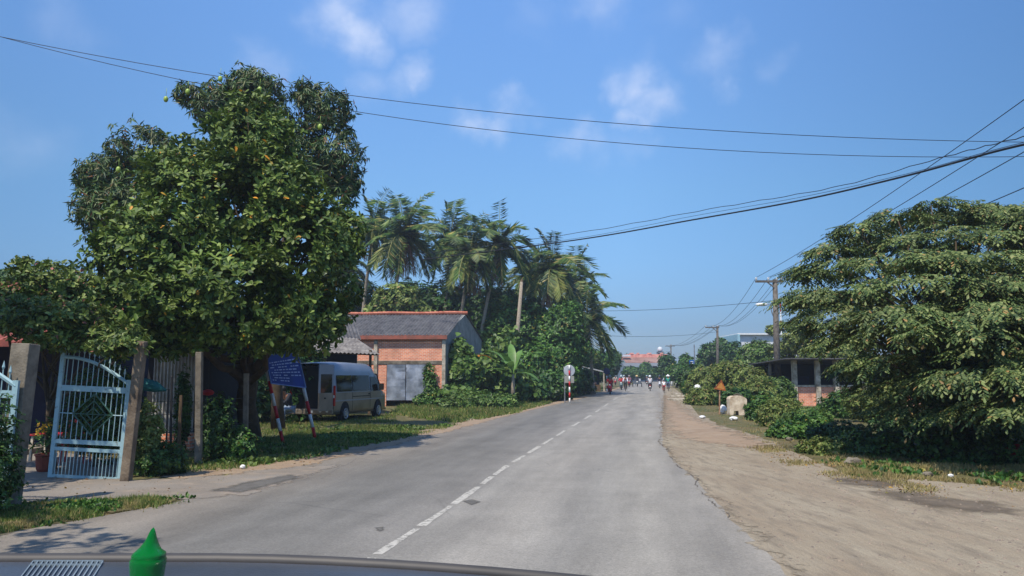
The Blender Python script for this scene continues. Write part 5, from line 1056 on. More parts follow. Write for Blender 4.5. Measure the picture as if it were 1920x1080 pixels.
rider(1219, 733, gnd(1219, 733).y, True, (24, 24, 28), (196, 196, 202), (24, 24, 30), 'helmet', (220, 226, 226), 'black motorbike with white rear guard riding away in the right lane', 'person in a light grey shirt and white helmet riding away on the black motorbike')
rider(1213, 723, gnd(1213, 722.5).y, True, (40, 44, 50), (50, 54, 66), (30, 32, 38), 'helmet', (150, 170, 180), 'small dark motorbike further off beyond the light grey shirted rider', 'person in dark clothes on the small far motorbike beyond the grey shirted rider')
rider(1237, 728, gnd(1237, 728).y, False, (210, 210, 214), (30, 34, 60), (30, 34, 50), 'helmet', (60, 70, 90), 'white fronted motorbike at the right edge of the road', 'person in navy clothes on the white fronted motorbike')
rider(1245, 737, gnd(1245, 736.5).y, True, (180, 40, 50), (226, 226, 230), (170, 36, 46), None, (30, 30, 30), 'small red bicycle on the right edge of the road', 'child in a white shirt and red trousers cycling on the right edge of the road', kind='bicycle', scale=.74)
rider(1253, 733, gnd(1253, 733).y, True, (60, 70, 90), (30, 130, 110), (92, 110, 140), 'cone', (232, 232, 232), 'dark blue bicycle beside the dirt shoulder', 'person in a green shirt and white conical hat cycling beside the shoulder', kind='bicycle')
# cargo tricycle
a = gnd(1195, 725.5); tr = thing('cargo_tricycle', 'grey cargo tricycle with wide load box coming towards us in the middle of the road', 'tricycle', (a.x, a.y, .014), math.pi-RA)
m = MB(); m.box(-.62, .62, .1, .95, .45, .9); m.box(-.58, .58, -.9, .1, .5, .6); m.build('load_box', pmat('grey_cart_paint', (84, 92, 100), .6, scale=6), tr, bevel=.02)
for s in (-1, 1): m = MB(); m.lathe([(.05, -.05), (.26, -.06), (.3, 0), (.26, .06), (.05, .05)], (s*.66, .6, .3), 18, 'x'); m.build('wheel', BLACK, tr, True)
m = MB(); m.lathe([(.05, -.04), (.26, -.05), (.3, 0), (.26, .05), (.05, .04)], (0, -.9, .3), 18, 'x'); m.build('wheel', BLACK, tr, True)
m = MB(); m.ball((0, .98, .75), (.12, .05, .1), 10, 6); m.build('headlight', WHITEP, tr, True)
person('person in dark clothes and a straw conical hat driving the cargo tricycle', 'scooter', (a.x-.0, a.y+.35, .0), math.pi-RA, (70, 76, 88), (50, 52, 60), 'cone', (206, 178, 128), 'people riding on the road')
# person sitting on the van's rear step
pv = Vector((-8.55, 28.15, 0)); person('person in dark shirt and light jeans sitting bent forward at the open minibus rear', 'sit', (-7.95, 28.05, 0), R(150), (36, 40, 48), (128, 146, 168))
# white bollards, right verge of the far street
for px, py, lab in ((1259.5, 724, 'white kilometre bollard at the right verge beyond the cyclists'), (1269, 725, 'short white bollard further into the right verge'), (1133, 724, 'white bollard on the left verge beside the dark round sign')):
    a = gnd(px, py); m = MB(); m.lathe([(.16, 0), (.15, .75), (.13, .9), (.06, .97)], n=12); o = m.build('bollard', WHITEP, None, True); o.location = a; tag(o, lab, 'bollard')

# ================================================================== RIGHT SIDE
POLEM = pmat('pole_concrete', (112, 106, 98), .95, scale=5, col2=(78, 72, 66), bump=.3)
def utility_pole(label, px, pytop, Y, arm_py, left, right, seed, r=.15, lamp=False):
    b = at(px+4 if Y < 60 else px, 703, Y); t = at(px, pytop, Y); root = thing('utility_pole', label, 'utility pole', (b.x, Y, 0), 0, 'utility poles along the right side')
    dx = (t.x-b.x); m = MB(); m.tube([(0, 0, 0), (dx, 0, t.z)], [r*1.25, r*.8], 10); m.build('pole', POLEM, root, True)
    za = at(px, arm_py, Y).z; s = m_per_px(Y)
    m = MB(); m.beam((dx-left*s, -.1, za), (dx+right*s, -.1, za), .12, .14); m.build('crossarm', POLEM, root)
    m = MB(); m.beam((dx-left*s*.45, -.1, za), (dx, -.1, za-left*s*.38), .07); m.build('arm_brace', POLEM, root)
    ends = []
    for f in (-left*.95, -left*.35, right*.2, right*.85):
        m = MB(); m.lathe([(.05, 0), (.05, .06), (.085, .08), (.04, .12), (.075, .15), (.03, .2)], (dx+f*s, -.1, za+.07), 8); m.build('insulator', WHITEP, root)
        ends.append(Vector((b.x+dx+f*s, Y-.1, za+.26)))
    if lamp:
        e = at(1423, 571, Y); l0 = Vector((e.x-b.x, e.y-Y, e.z)); p0 = Vector((dx*.6, 0, at(1455, 605, Y).z))
        m = MB(); m.tube([p0, p0+Vector((-.25, 0, .7)), l0+Vector((.75, 0, .05)), l0+Vector((.5, 0, .0))], .035, 6); m.build('lamp_arm', STEEL, root, True)
        m = MB(); m.ball(l0+Vector((.18, 0, .0)), (.42, .16, .11), 12, 7); m.build('lamp_head', WHITEP, root, True)
    return root, ends
_, e1 = utility_pole('nearest tall weathered utility pole with a street lamp arm, beside the right tree', 1453, 524, 50, 528, 38, 14, 1, .19, True)
_, e2 = utility_pole('second utility pole with a crossarm further down the right side', 1345, 612, 98, 614, 23, 3, 2, .17)
_, e3 = utility_pole('distant utility pole above the end of the street', 1258, 646, 175, 649, 11, 7, 3, .17)
# slim metal pole + blue street sign
a = at(1303, 703, 92); t = at(1303, 646, 92); sp_ = thing('street_sign', 'small blue sign with white rows on a slim grey pole at the right', 'sign', (a.x, 92, 0))
m = MB(); m.tube([(0, 0, 0), (0, 0, t.z)], .06, 8); m.build('pole', STEEL, sp_)
c = at(1297, 685, 92); z0, z1 = at(1297, 694, 92).z, at(1297, 675, 92).z
m = MB(); m.box(c.x-a.x-.32, c.x-a.x+.28, -.14, -.1, z0, z1); m.build('panel', pmat('bright_sign_blue', (30, 96, 170), .4), sp_, bevel=.005)
for k in range(4): m = MB(); zz_ = z0+.35+k*.2; m.box(c.x-a.x-.2+.03*(k % 2), c.x-a.x+.16, -.15, -.141, zz_, zz_+.09); m.build('lettering', WHITEP, sp_)
# wires
WIRE = pmat('black_cable', (26, 28, 34), .6)
def wire(label, p, r=.008, sag=0, name='cable', n=28, mid=None, group='overhead cables', tail=1, head=0):
    """cable hung between two points; optional mid point it passes through"""
    a, b = Vector(p[0]), Vector(p[-1]); m = MB(); pts = []
    for i in range(n+1):
        t = i/n
        if mid is not None: q = a*(2*(t-.5)*(t-1)) + Vector(mid)*(4*t*(1-t)) + b*(2*t*(t-.5))
        else: q = a.lerp(b, t) - Vector((0, 0, 4*sag*t*(1-t)))
        pts.append(q)
    pts.append(pts[-1]+(pts[-1]-pts[-2]).normalized()*14*tail)
    if head: pts.insert(0, pts[0]+(pts[0]-pts[1]).normalized()*14)
    o0 = pts[0].copy(); m.tube([q-o0 for q in pts], r, 6); o = m.build(name, WIRE, None, True); o.location = o0; return tag(o, label, 'cable', group)
wire('thin cable from the upper left corner passing behind the tree tops, upper of the pair', [at(-60, 56, 26), at(1960, 267, 26)], .011, head=1, mid=at(905, 208, 26))
wire('thin cable from the upper left, lower of the pair crossing the whole sky', [at(-60, 52, 27), at(1960, 293, 27)], .011, head=1, mid=at(905, 242, 27))
def wpoly(label, pts, r, Ys, twist=0):
    P = [at(px, py, Y) for (px, py), Y in zip(pts, Ys)]; m = MB(); o0 = P[0].copy(); q = []
    for i in range(len(P)-1):
        for k in range(10):
            t = k/10; a0 = P[max(0, i-1)]; a1 = P[i]; a2 = P[i+1]; a3 = P[min(len(P)-1, i+2)]
            q.append(.5*((2*a1)+(-a0+a2)*t+(2*a0-5*a1+4*a2-a3)*t*t+(-a0+3*a1-3*a2+a3)*t**3)-o0)
    q.append(P[-1]-o0); q.insert(0, q[0]+(q[0]-q[1]).normalized()*14)
    if twist: q = [p_ + Vector((0, 0, twist*math.sin(i*1.9))) for i, p_ in enumerate(q)]
    m.tube(q, r, 6); o = m.build('cable', WIRE, None, True); o.location = o0; return tag(o, label, 'cable', 'overhead cables')
Ys = [17, 20, 24, 29, 34, 40, 46]
wpoly('thick black cable sweeping down from the upper right to the palms', [(1990, 256), (1870, 283), (1690, 332), (1500, 376), (1300, 412), (1080, 450), (790, 487)], .032, Ys)
wpoly('twisted thinner cable running just above the thick black cable', [(1990, 240), (1880, 266), (1760, 297), (1560, 352), (1330, 392), (1080, 437), (760, 480)], .013, Ys, .02)
wpoly('slack hairline cable between the twisted cable and the thick cable', [(1990, 250), (1860, 282), (1700, 326), (1500, 370), (1300, 405), (1080, 447), (790, 484)], .008, Ys)
for i, (p, q, Yq, lab) in enumerate([((1415, 525), (1960, 158), 19, 'line wire rising steeply from the nearest pole to the upper right, topmost'), ((1440, 526), (1960, 213), 19, 'line wire rising from the nearest pole to the upper right, second from top'),
                                 ((1458, 526), (1960, 262), 19, 'line wire rising from the nearest pole to the upper right, third from top'), ((1466, 527), (1960, 335), 19, 'line wire rising from the nearest pole to the upper right, lowest')]):
    wire(lab, [e1[i], at(q[0], q[1], Yq)], .013, .25, group='line wires on the right poles')
for i in range(4):
    wire('line wire between the nearest and the second pole, %s insulator' % ('outer left', 'inner left', 'inner right', 'outer right')[i], [e1[i], e2[i]], .014, 1.1, tail=.001, group='line wires on the right poles')
    wire('line wire between the second and the distant pole, %s insulator' % ('outer left', 'inner left', 'inner right', 'outer right')[i], [e2[i], e3[i]], .018, 1.0, tail=.001, group='line wires on the right poles')
wire('faint cable crossing the street below the right pole crossarm', [at(1128, 583, 60), at(1640, 540, 42)], .013, .3, head=1)
wire('faint cable crossing from the low palm to the second pole', [at(1128, 629, 70), at(1345, 622, 98)], .016, .3, head=1, tail=.001)
wire('faint low cable from the nearest pole to the right tree', [at(1455, 610, 50), at(1960, 500, 20)], .012, .5)

# white building behind the hedge, right
a = at(1420, 703, 110); wb = thing('building', 'white two storey building with blue edge showing over the right hedge', 'building', (a.x, 110, 0)); S = 110/F
zq = lambda py: at(1420, py, 110).z
m = MB(); m.box((1388-1420)*S, (1520-1420)*S, 0, 9, 0, zq(628)); m.build('wall', WHITEW, wb)
m = MB(); m.box((1383-1420)*S, (1388-1420)*S-.01, -.6, 9, 0, zq(627)); m.build('corner_pillar', pmat('teal_trim', (150, 190, 205), .7), wb)
m = MB(); m.box((1384-1420)*S, (1522-1420)*S, -.5, 9.5, zq(628)+.01, zq(625)); m.build('roof_edge', pmat('white_roof_edge', (226, 230, 232), .7), wb)
for k in range(4): m = MB(); x = (1400+k*28-1420)*S; m.box(x, x+1.0, -.06, 0, zq(660), zq(650)); m.build('window', MATS['van_glass'], wb)
a = at(1468, 703, 120); at_ = thing('antenna_mast', 'thin red and white antenna mast just right of the nearest pole', 'mast', (a.x, 120, 0)); m = MB()
for i in range(9): m.cm = i % 2; m.beam((0, 0, i*1.45), (0, 0, i*1.45+1.45), .16)
m.build('mast', [REDP, WHITEP], at_)
# open shed on the right
a = at(1490, 740, 46); osd = thing('open_shed', 'open sided shed with concrete posts, dark inside and low red brick wall on the right', 'shed', (a.x, 46, 0)); S = 46/F
zq = lambda py: at(1500, py, 46).z
X = lambda px: (px-1490)*S
m = MB(); m.box(X(1497), X(1760), .0, .22, 0, zq(726)); m.build('brick_wall', BRICK, osd)
m = MB(); m.box(X(1495), X(1760), -.04, .26, zq(726)+.003, zq(722)); m.build('wall_coping', CONCL, osd)
for px in (1490, 1533, 1567, 1620, 1680): m = MB(); m.box(X(px)-.13, X(px)+.13, -.2, .06, 0, zq(676)); m.build('concrete_post', CONCL, osd)
m = MB(); m.box(X(1474), X(1478), 2.8, 3.0, 0, zq(678)); m.build('side_post', CONC, osd)
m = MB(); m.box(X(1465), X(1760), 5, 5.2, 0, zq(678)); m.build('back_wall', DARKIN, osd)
m = MB(); m.add([(X(1464), -1, zq(672)), (X(1760), -1, zq(672)), (X(1760), 6, zq(680)), (X(1464), 6, zq(680)), (X(1464), -1, zq(674)), (X(1760), -1, zq(674)), (X(1760), 6, zq(682)), (X(1464), 6, zq(682))], [(0, 1, 2, 3), (7, 6, 5, 4), (0, 4, 5, 1), (1, 5, 6, 2), (2, 6, 7, 3), (3, 7, 4, 0)]); m.build('roof', FIBRO, osd)
m = MB(); m.box(X(1500), X(1560), 3.5, 4.2, .5, 1.7); m.build('dark_counter', DKWALL, osd)

# trees and bushes on the right, beyond the near tree
def rb(name, label, px, Y, blobs, n, L, mt, seed, cat='bush', style='mid', r0=.06, group=None): return vtree(name, label, px, Y, blobs, style, L, n, (mt, BARK), seed, cat=cat, r0=r0, group=group)
rb('street_tree', 'dark feathery tree behind the second utility pole', 1335, 112, [(1330, 665, 112, 20, 22), (1350, 655, 112, 16, 22), (1318, 685, 112, 14, 16)], 900, .5, LEAF_DARK, 401, 'tree', r0=.15)
rb('street_tree', 'greyish green tree left of the white building', 1372, 105, [(1372, 665, 105, 16, 24), (1360, 690, 105, 20, 18)], 700, .5, LEAF_DARK, 402, 'tree', r0=.15)
rb('leafy_tree', 'bright green tree in front of the white building', 1408, 78, [(1405, 668, 78, 22, 24), (1425, 660, 78, 24, 22), (1440, 690, 76, 24, 18), (1395, 690, 76, 20, 16)], 1500, .34, LEAF_VINE, 403, 'tree', r0=.12)
rb('leafy_tree', 'small olive tree left behind the nearest pole', 1470, 66, [(1450, 618, 66, 16, 9), (1480, 612, 66, 26, 10), (1500, 640, 64, 34, 24), (1470, 655, 66, 26, 16), (1520, 620, 62, 24, 20), (1480, 690, 66, 40, 24), (1540, 670, 62, 40, 34), (1590, 660, 60, 40, 44)], 3200, .28, LEAF_OLIVE, 404, 'tree', r0=.12)
hedge = [(1432, 765, 31, 24, 26, LEAF_MID, 'rounded mid green bush just right of the concrete block'), (1462, 778, 27.5, 30, 26, LEAF_OLIVE, 'dusty bush in the second row right of the concrete block'), (1520, 800, 23.2, 34, 26, LEAF_MID, 'dense dark edged bush before the yellow green one'), (1420, 735, 41, 34, 26, LEAF_OLIVE, 'green bush between the concrete block and the utility pole'), (1352, 718, 56, 34, 24, LEAF_OLIVE, 'green bush rising behind the triangle sign plate'), (1310, 738, 52, 14, 12, LEAF_DARK, 'small dark bush right of the white slabs'), (1590, 752, 33, 40, 22, LEAF_MID, 'leafy bush in front of the red brick wall beside the big tree'), (1640, 745, 30, 40, 26, LEAF_OLIVE, 'olive bush half hidden behind the left part of the big tree'), (1305, 722, 66, 20, 14, LEAF_MID, 'low green bush beside the white slabs'), (1325, 708, 60, 30, 22, LEAF_OLIVE, 'dull olive bush behind the rusty triangle sign'), (1300, 700, 75, 24, 16, LEAF_DARK, 'darker bush under the blue street sign'),
         (1370, 700, 52, 34, 24, LEAF_OLIVE, 'olive bush to the left of the utility pole foot'), (1415, 712, 50, 36, 28, LEAF_OLIVE, 'bright green bush behind the concrete block'), (1380, 742, 40, 26, 14, LEAF_DARK, 'dark low bush just behind the concrete block'),
         (1456, 732, 42, 32, 24, LEAF_VINE, 'tall weedy bush at the foot of the nearest utility pole'), (1318, 742, 47, 24, 16, LEAF_OLIVE, 'bush behind the rusty triangle sign pole'), (1468, 768, 30, 34, 20, LEAF_OLIVE, 'mid green bush right of the concrete block'),
         (1520, 782, 25.5, 40, 18, LEAF_VINE, 'yellow green bush below the red brick wall'), (1580, 812, 21, 46, 22, LEAF_DARK, 'shadowed leafy bush left of the big tree'), (1490, 806, 22.5, 34, 16, LEAF_MID, 'dark broad leafed bush at the hedge front'),
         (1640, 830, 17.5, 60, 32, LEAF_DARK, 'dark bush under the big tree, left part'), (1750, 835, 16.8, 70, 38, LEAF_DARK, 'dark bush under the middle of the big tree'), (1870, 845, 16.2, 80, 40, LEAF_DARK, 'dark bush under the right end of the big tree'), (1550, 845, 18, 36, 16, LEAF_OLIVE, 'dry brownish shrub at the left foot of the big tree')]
for i, (px, py, Y, rx, ry, mt, lab) in enumerate(hedge):
    z = max(.3, at(px, py, Y).z); s = m_per_px(Y); c = at(px, py, Y); ctr = Vector((c.x, Y, max(c.z, ry*s*.8)))
    bl = [(tuple(ctr), (rx*s, rx*s*1.1, ry*s)), ((ctr.x-rx*s*.7, Y+.3, ctr.z*.7), (rx*s*.6, rx*s*.6, ry*s*.8)), ((ctr.x+rx*s*.7, Y+.5, ctr.z*.75), (rx*s*.6, rx*s*.7, ry*s*.8)), ((ctr.x, Y, ctr.z*.4), (rx*s*1.1, rx*s, ry*s*.7))]
    tree('bush', lab, (ctr.x, Y, 0), bl, 'vine' if i in (19, 21) else 'mid', max(.09, .0042*Y), 1500, (mt, BARK), .04, 500+i, cat='bush', group='bushes along the right verge', wob=.08)
# the big tree with layered sprays
def layered(name, label, base, sprays, L, mats, seed):
    base = Vector(base); root = thing(name, label, 'tree', base); r = np.random.default_rng(seed); rr = random.Random(seed)
    C, A, U, Ls = [], [], [], []; br_ = MB(); top = base + Vector((0, 0, 1.8))
    br_.tube([base, base+Vector((.1, 0, 1.0)), top], [.3, .22, .2], 10)
    for (c, rx, ry, n) in sprays:
        c = Vector(c); st = top + Vector((rr.uniform(-.2, .2), 0, rr.uniform(-.6, 1.0))); mid = st.lerp(c, .55)+Vector((0, 0, .35)); br_.tube([st, mid-Vector((0, 0, .5)), c-Vector((0, 0, .12))], [.07, .04, .012], 6)
        for i in range(n):
            an = rr.uniform(0, 2*math.pi); q = rr.random()**.42; dr = .24*rx
            edge_ = 1+.35*noise.noise(Vector((math.cos(an)*1.5+c.x, math.sin(an)*1.5+c.y, c.z)))
            p = c + Vector((math.cos(an)*q*rx*edge_, math.sin(an)*q*ry*edge_, rr.gauss(0, .05) - dr*q*q))
            if noise.noise(Vector((p.x*1.7, p.y*1.7, p.z*1.7))) < -.12: continue
            sl_ = 2*.24*q*1.3; out_ = Vector((math.cos(an), math.sin(an), -sl_)).normalized(); upn = Vector((math.cos(an)*sl_, math.sin(an)*sl_, 1)).normalized()
            # a palmate/pinnate leaf: leaflets along a short rachis, drooping
            rl = L*rr.uniform(3.0, 4.4); d0 = (out_ + Vector((rr.gauss(0, .45), rr.gauss(0, .45), rr.gauss(-.05, .10)))).normalized(); s = d0.cross(Vector((0, 0, 1))).normalized()
            for k in range(6):
                pp = p + d0*rl*(k/6)
                for sg_ in (-1, 1): C.append(pp); A.append(s*sg_*.9 + d0*.6 + Vector((0, 0, -.25+rr.gauss(0, .1)))); U.append(upn + Vector((rr.gauss(0, .22), rr.gauss(0, .22), 0))); Ls.append(L*rr.uniform(.8, 1.2))
            C.append(p+d0*rl); A.append(d0+Vector((0, 0, -.2))); U.append(upn); Ls.append(L*1.2)
    C, A, U, Ls = map(np.array, (C, A, U, Ls)); me = instmesh('crown', C-np.array(base), A, U, Ls, Ls*.42, OBOV); link_mesh('crown', me, mats[0], root); br_.build('trunk', mats[1], root, True, off=base)
    return root
spr = []; rr = random.Random(12)
def sp_add(px, py, Y, rx, n=110): s = m_per_px(Y); spr.append((tuple(at(px, py, Y)), rx*s, rx*s*.9, n))
outline = [(1520, 506, 19.5, 36), (1560, 462, 19, 42), (1610, 420, 19, 48), (1680, 396, 19, 50), (1745, 376, 19, 50), (1530, 556, 19.5, 36), (1540, 604, 19.5, 30), (1850, 384, 19, 55), (1940, 400, 18.5, 80), (1545, 552, 19, 40), (1600, 545, 18.3, 50), (1625, 612, 19.5, 40), (1665, 660, 19, 45), (1690, 705, 18, 45), (1720, 735, 17, 50), (1820, 725, 16.5, 75), (1920, 700, 16, 90), (1910, 740, 16.5, 80), (1600, 690, 20.5, 26), (1590, 590, 20, 30)]
for px, py, Y, rx in outline: sp_add(px, py, Y, rx, int(60+rx*1.1))
for lv in range(9):
    py = 398 + lv*44; xl = (1725, 1635, 1585, 1550, 1590, 1625, 1665, 1700, 1735)[lv]; Yf = 18.8 - 4.4*math.sin(min(1, lv/7)*math.pi/2)
    x_ = xl
    while x_ < 2060:
        f = min(1, (x_-xl)/150); Y = Yf + (1-f)*2.2 + rr.uniform(-.6, .6); sp_add(x_+rr.uniform(-15, 15), py+rr.uniform(-9, 9)-14*min(1, (x_-xl)/200), Y, rr.uniform(75, 115), 200); x_ += rr.uniform(70, 110)
    for _ in range(3): sp_add(rr.uniform(xl+60, 2050), py+rr.uniform(-12, 12), Yf+rr.uniform(2, 4), 100, 120)
layered('spreading_tree', 'big spreading tree with layered drooping sprays of dusty leaves on the right', (10.6, 18.6, 0), spr, .105, (LEAF_RIGHT, BARK), 31)
# trees behind that fill the far right
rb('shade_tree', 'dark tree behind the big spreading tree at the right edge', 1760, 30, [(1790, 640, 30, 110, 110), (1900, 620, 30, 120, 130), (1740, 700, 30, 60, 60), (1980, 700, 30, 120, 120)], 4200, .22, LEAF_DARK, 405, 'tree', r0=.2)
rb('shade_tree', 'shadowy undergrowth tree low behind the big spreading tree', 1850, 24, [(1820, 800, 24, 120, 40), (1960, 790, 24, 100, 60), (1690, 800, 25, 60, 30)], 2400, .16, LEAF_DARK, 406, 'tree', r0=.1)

# ---------------------------------------------------------------- small things along the right verge
a = gnd(1349, 775); ws = thing('warning_sign', 'rusty triangular warning sign on a leaning pole in front of the right bushes', 'sign', (a.x*.97, a.y*.97, 0), 0); Yw = a.y*.97
t = at(1352, 712, Yw)-ws.location; c = at(1348, 727, Yw)-ws.location; S = m_per_px(Yw)
RUST = pmat('rusted_paint', (186, 108, 50), .9, scale=6, col2=(110, 58, 36)); 
m = MB(); m.tube([(0, 0, 0), (c.x+.05, 0.03, c.z+.1)], .035, 8); m.build('pole', pmat('peeling_pole', (170, 140, 112), .9, scale=9, col2=(120, 80, 60)), ws)
tri = [Vector((c.x-10*S, -.03, c.z-2*S)), Vector((c.x+13*S, -.03, c.z-6*S)), Vector((c.x+5*S, -.03, c.z+15*S))]
m = MB(); m.add(tri+[v+Vector((0, .02, 0)) for v in tri], [(0, 1, 2), (5, 4, 3), (0, 3, 4, 1), (1, 4, 5, 2), (2, 5, 3, 0)]); m.build('plate', RUST, ws)
cc = sum(tri, Vector())/3; tr2 = [cc.lerp(v, .62)+Vector((0, -.006, 0)) for v in tri]; m = MB(); m.add(tr2, [(0, 1, 2)]); m.build('faded_centre', pmat('faded_yellow', (196, 140, 66), .8, scale=8, col2=(150, 96, 50)), ws)
a = gnd(1385, 779); cbk = thing('concrete_block', 'pale stained upright concrete block with rounded top and arched foot on the right verge', 'concrete block', a); S = m_per_px(a.y)
m = MB(); w2, hh, dp = 16*S, 36*S, .5
pr_ = [(-w2, 0), (-w2*.6, 0), (-w2*.52, 8*S), (-w2*.0, 8*S), (w2*.06, 0), (w2, 0), (w2*1.03, hh*.82), (w2*.86, hh*.9), (w2*.3, hh), (-w2*.55, hh*.99), (-w2*.9, hh*.93), (-w2*1.0, hh*.84)]
n = len(pr_); m.add([(x, 0, z) for x, z in pr_] + [(x, dp, z) for x, z in pr_], [tuple(range(n)), tuple(range(2*n-1, n-1, -1))] + [(i, i+n, (i+1) % n+n, (i+1) % n) for i in range(n)])
m.build('block', pmat('stained_plaster', (226, 212, 188), .9, scale=2.6, col2=(160, 138, 112), bump=.4, bscale=12), cbk, bevel=.012)
m = MB(); m.add([(w2*1.03, 0, 0), (w2*1.35, .1, 0), (w2*1.35, .3, 0), (w2*1.03, .3, 0), (w2*1.05, .0, 14*S), (w2*1.3, .1, 13*S), (w2*1.3, .3, 13*S), (w2*1.05, .3, 14*S)], [(0, 1, 5, 4), (1, 2, 6, 5), (2, 3, 7, 6), (3, 0, 4, 7), (4, 5, 6, 7), (3, 2, 1, 0)]); m.build('side_slab', CONC, cbk)
m = MB(); m.tube([(-w2*.4, dp*.4, hh+.02), (0, dp*.45, hh+.07), (w2*.6, dp*.5, hh+.0), (w2*1.05, dp*.5, hh*.8)], [.03, .05, .05, .03], 7); m.build('thatch_top', pmat('dark_thatch', (84, 80, 66), .95, bump=.6), cbk)
for (px, py, sx, sz, lab) in [(1356, 776, .17, .2, 'bulging white plastic bag lying left of the concrete block'), (1376, 789, .17, .08, 'flat white crumpled bag in front of the concrete block'), (1317, 785, .14, .06, 'small white litter scrap on the dirt shoulder below the triangle sign'),
                              (1455-1000, 880, .05, .04, 'white crumpled paper cup on the left verge'), (1783, 896, .05, .03, 'white litter scrap on the dirt below the big tree')]:
    a = gnd(px, py); m = MB(); nn = 12; k = 7; vs = []
    for i in range(k+1):
        for j in range(nn):
            th_ = math.pi*i/k; ph = 2*math.pi*j/nn; rr_x = 1+.35*noise.noise(Vector((math.cos(ph)*2+px, math.sin(ph)*2, th_*2)))
            vs.append((sx*rr_x*math.sin(th_)*math.cos(ph), sx*.8*rr_x*math.sin(th_)*math.sin(ph), sz*(1+math.cos(th_)*rr_x)))
    m.add(vs, [(i*nn+j, (i+1)*nn+j, (i+1)*nn+(j+1) % nn, i*nn+(j+1) % nn) for i in range(k) for j in range(nn)])
    o = m.build('plastic_bag', WHITEP, None, False); o.location = a + Vector((0, 0, .01)); tag(o, lab, 'litter')
for i, (px, py, lx, ly, rz, lab) in enumerate([(1290, 751, 2.8, .9, .1, 'long white concrete slab lying on the right verge'), (1282, 744, 2.2, .6, -.1, 'smaller white slab behind the long slab'), (1275, 740, 1.6, .5, .2, 'smallest white slab furthest back on the verge')]):
    a = gnd(px, py); m = MB(); m.box(-lx/2, lx/2, -ly/2, ly/2, .0, .14); o = m.build('slab', CONCL, None, bevel=.02); o.location = a; o.rotation_euler = (0, 0, rz); tag(o, lab, 'slab')
a = at(1309, 740, 48); bk = thing('white_barrel', 'white and grey bundle standing against the bushes beyond the triangle sign', 'bundle', (a.x, 48, 0))
m = MB(); m.lathe([(.22, 0), (.3, .3), (.26, .7), (.12, .9)], n=12); m.build('grey_base', STEEL, bk, True); m = MB(); m.ball((-.05, -.05, 1.0), (.22, .2, .22), 10, 7); m.build('white_top', WHITEP, bk, True)
# things in the shade under the right tree
a = gnd(1912, 868); o_ = thing('red_basin', 'red plastic basin lying half tipped at the right edge under the tree', 'basin', (a.x, a.y, .0)); m = MB(); m.lathe([(.2, 0), (.3, .14), (.33, .15), (.33, .17), (.29, .16), (.19, .02)], n=20, cap=False); b_ = m.build('bowl', PLASTR, o_, True); b_.rotation_euler = (R(-25), 0, 0); b_.location = (0, 0, .13)
m = MB(); m.lathe([(0, .015), (.19, .02), (.2, 0)], n=20, cap=False); c_ = m.build('base', PLASTR, o_); c_.rotation_euler = (R(-25), 0, 0); c_.location = (0, 0, .13)
a = at(1888, 782, 19.5); m = MB(); m.ball((0, 0, 0), (.32, .2, .1), 10, 6); o = m.build('blue_tarp', pmat('blue_tarp', (40, 120, 170), .5), None, True); o.location = (a.x, a.y, a.z); tag(o, 'small piece of bright blue tarpaulin caught in the bushes at the right', 'tarpaulin')
r_ = random.Random(8)
for i, (px, py, s, lab) in enumerate([(1505, 840, .10, 'pale stone at the hedge foot, leftmost of the stones'), (1600, 872, .13, 'grey stone beside the dry brown shrub'), (1668, 842, .2, 'large dark grey boulder in the shade of the big tree'), (1825, 862, .22, 'bluish grey boulder deep in shade at the right'), (1740, 893, .07, 'small stone beside the upper wet patch'), (1480, 826, .08, 'small stone in dry grass below the yellow green bush')]):
    a = gnd(px, py); m = MB(); vs = []; nn = 10; k = 6
    for ii in range(k+1):
        for j in range(nn):
            th_ = math.pi*ii/k; ph = 2*math.pi*j/nn; d = Vector((math.sin(th_)*math.cos(ph), math.sin(th_)*math.sin(ph), math.cos(th_))); q = 1+.4*noise.noise(d*1.6+Vector((i*5, 0, 0))); vs.append((d.x*s*1.3*q, d.y*s*q, d.z*s*.8*q))
    m.add(vs, [(ii*nn+j, (ii+1)*nn+j, (ii+1)*nn+(j+1) % nn, ii*nn+(j+1) % nn) for ii in range(k) for j in range(nn)])
    o = m.build('stone', CONC, None, False); o.location = a+Vector((0, 0, s*.4)); tag(o, lab, 'stone')
# pebbles and crumbs of dirt
rg = np.random.default_rng(5); poly = np.array([tuple(p)[:2] for p in G([(1262, 850), (1500, 870), (1960, 925), (1960, 1078), (1500, 1078), (1340, 940)])]); q = rg.uniform(poly.min(0), poly.max(0), (9000, 2)); q = q[in_poly(q, poly)][:3600]
PEB = (np.array([(-.5, -.5, 0), (.5, -.4, 0), (.5, .5, 0), (-.4, .5, 0), (0, 0, .5)]), [(0, 1, 4), (1, 2, 4), (2, 3, 4), (3, 0, 4)])
n = len(q); A = np.c_[rg.normal(size=(n, 2)), np.zeros(n)]; sz_ = .008+.038*rg.random(n)**4
me = instmesh('pebbles', np.c_[q, np.full(n, .008)], A, np.tile([0, 0, 1.0], (n, 1)), sz_, sz_, PEB); o = link_mesh('pebbles', me, pmat('pebble', (150, 134, 116), .9, scale=30, col2=(96, 88, 80))); tag(o, 'loose pebbles and crumbs on the right dirt shoulder', 'pebbles', kind='stuff')

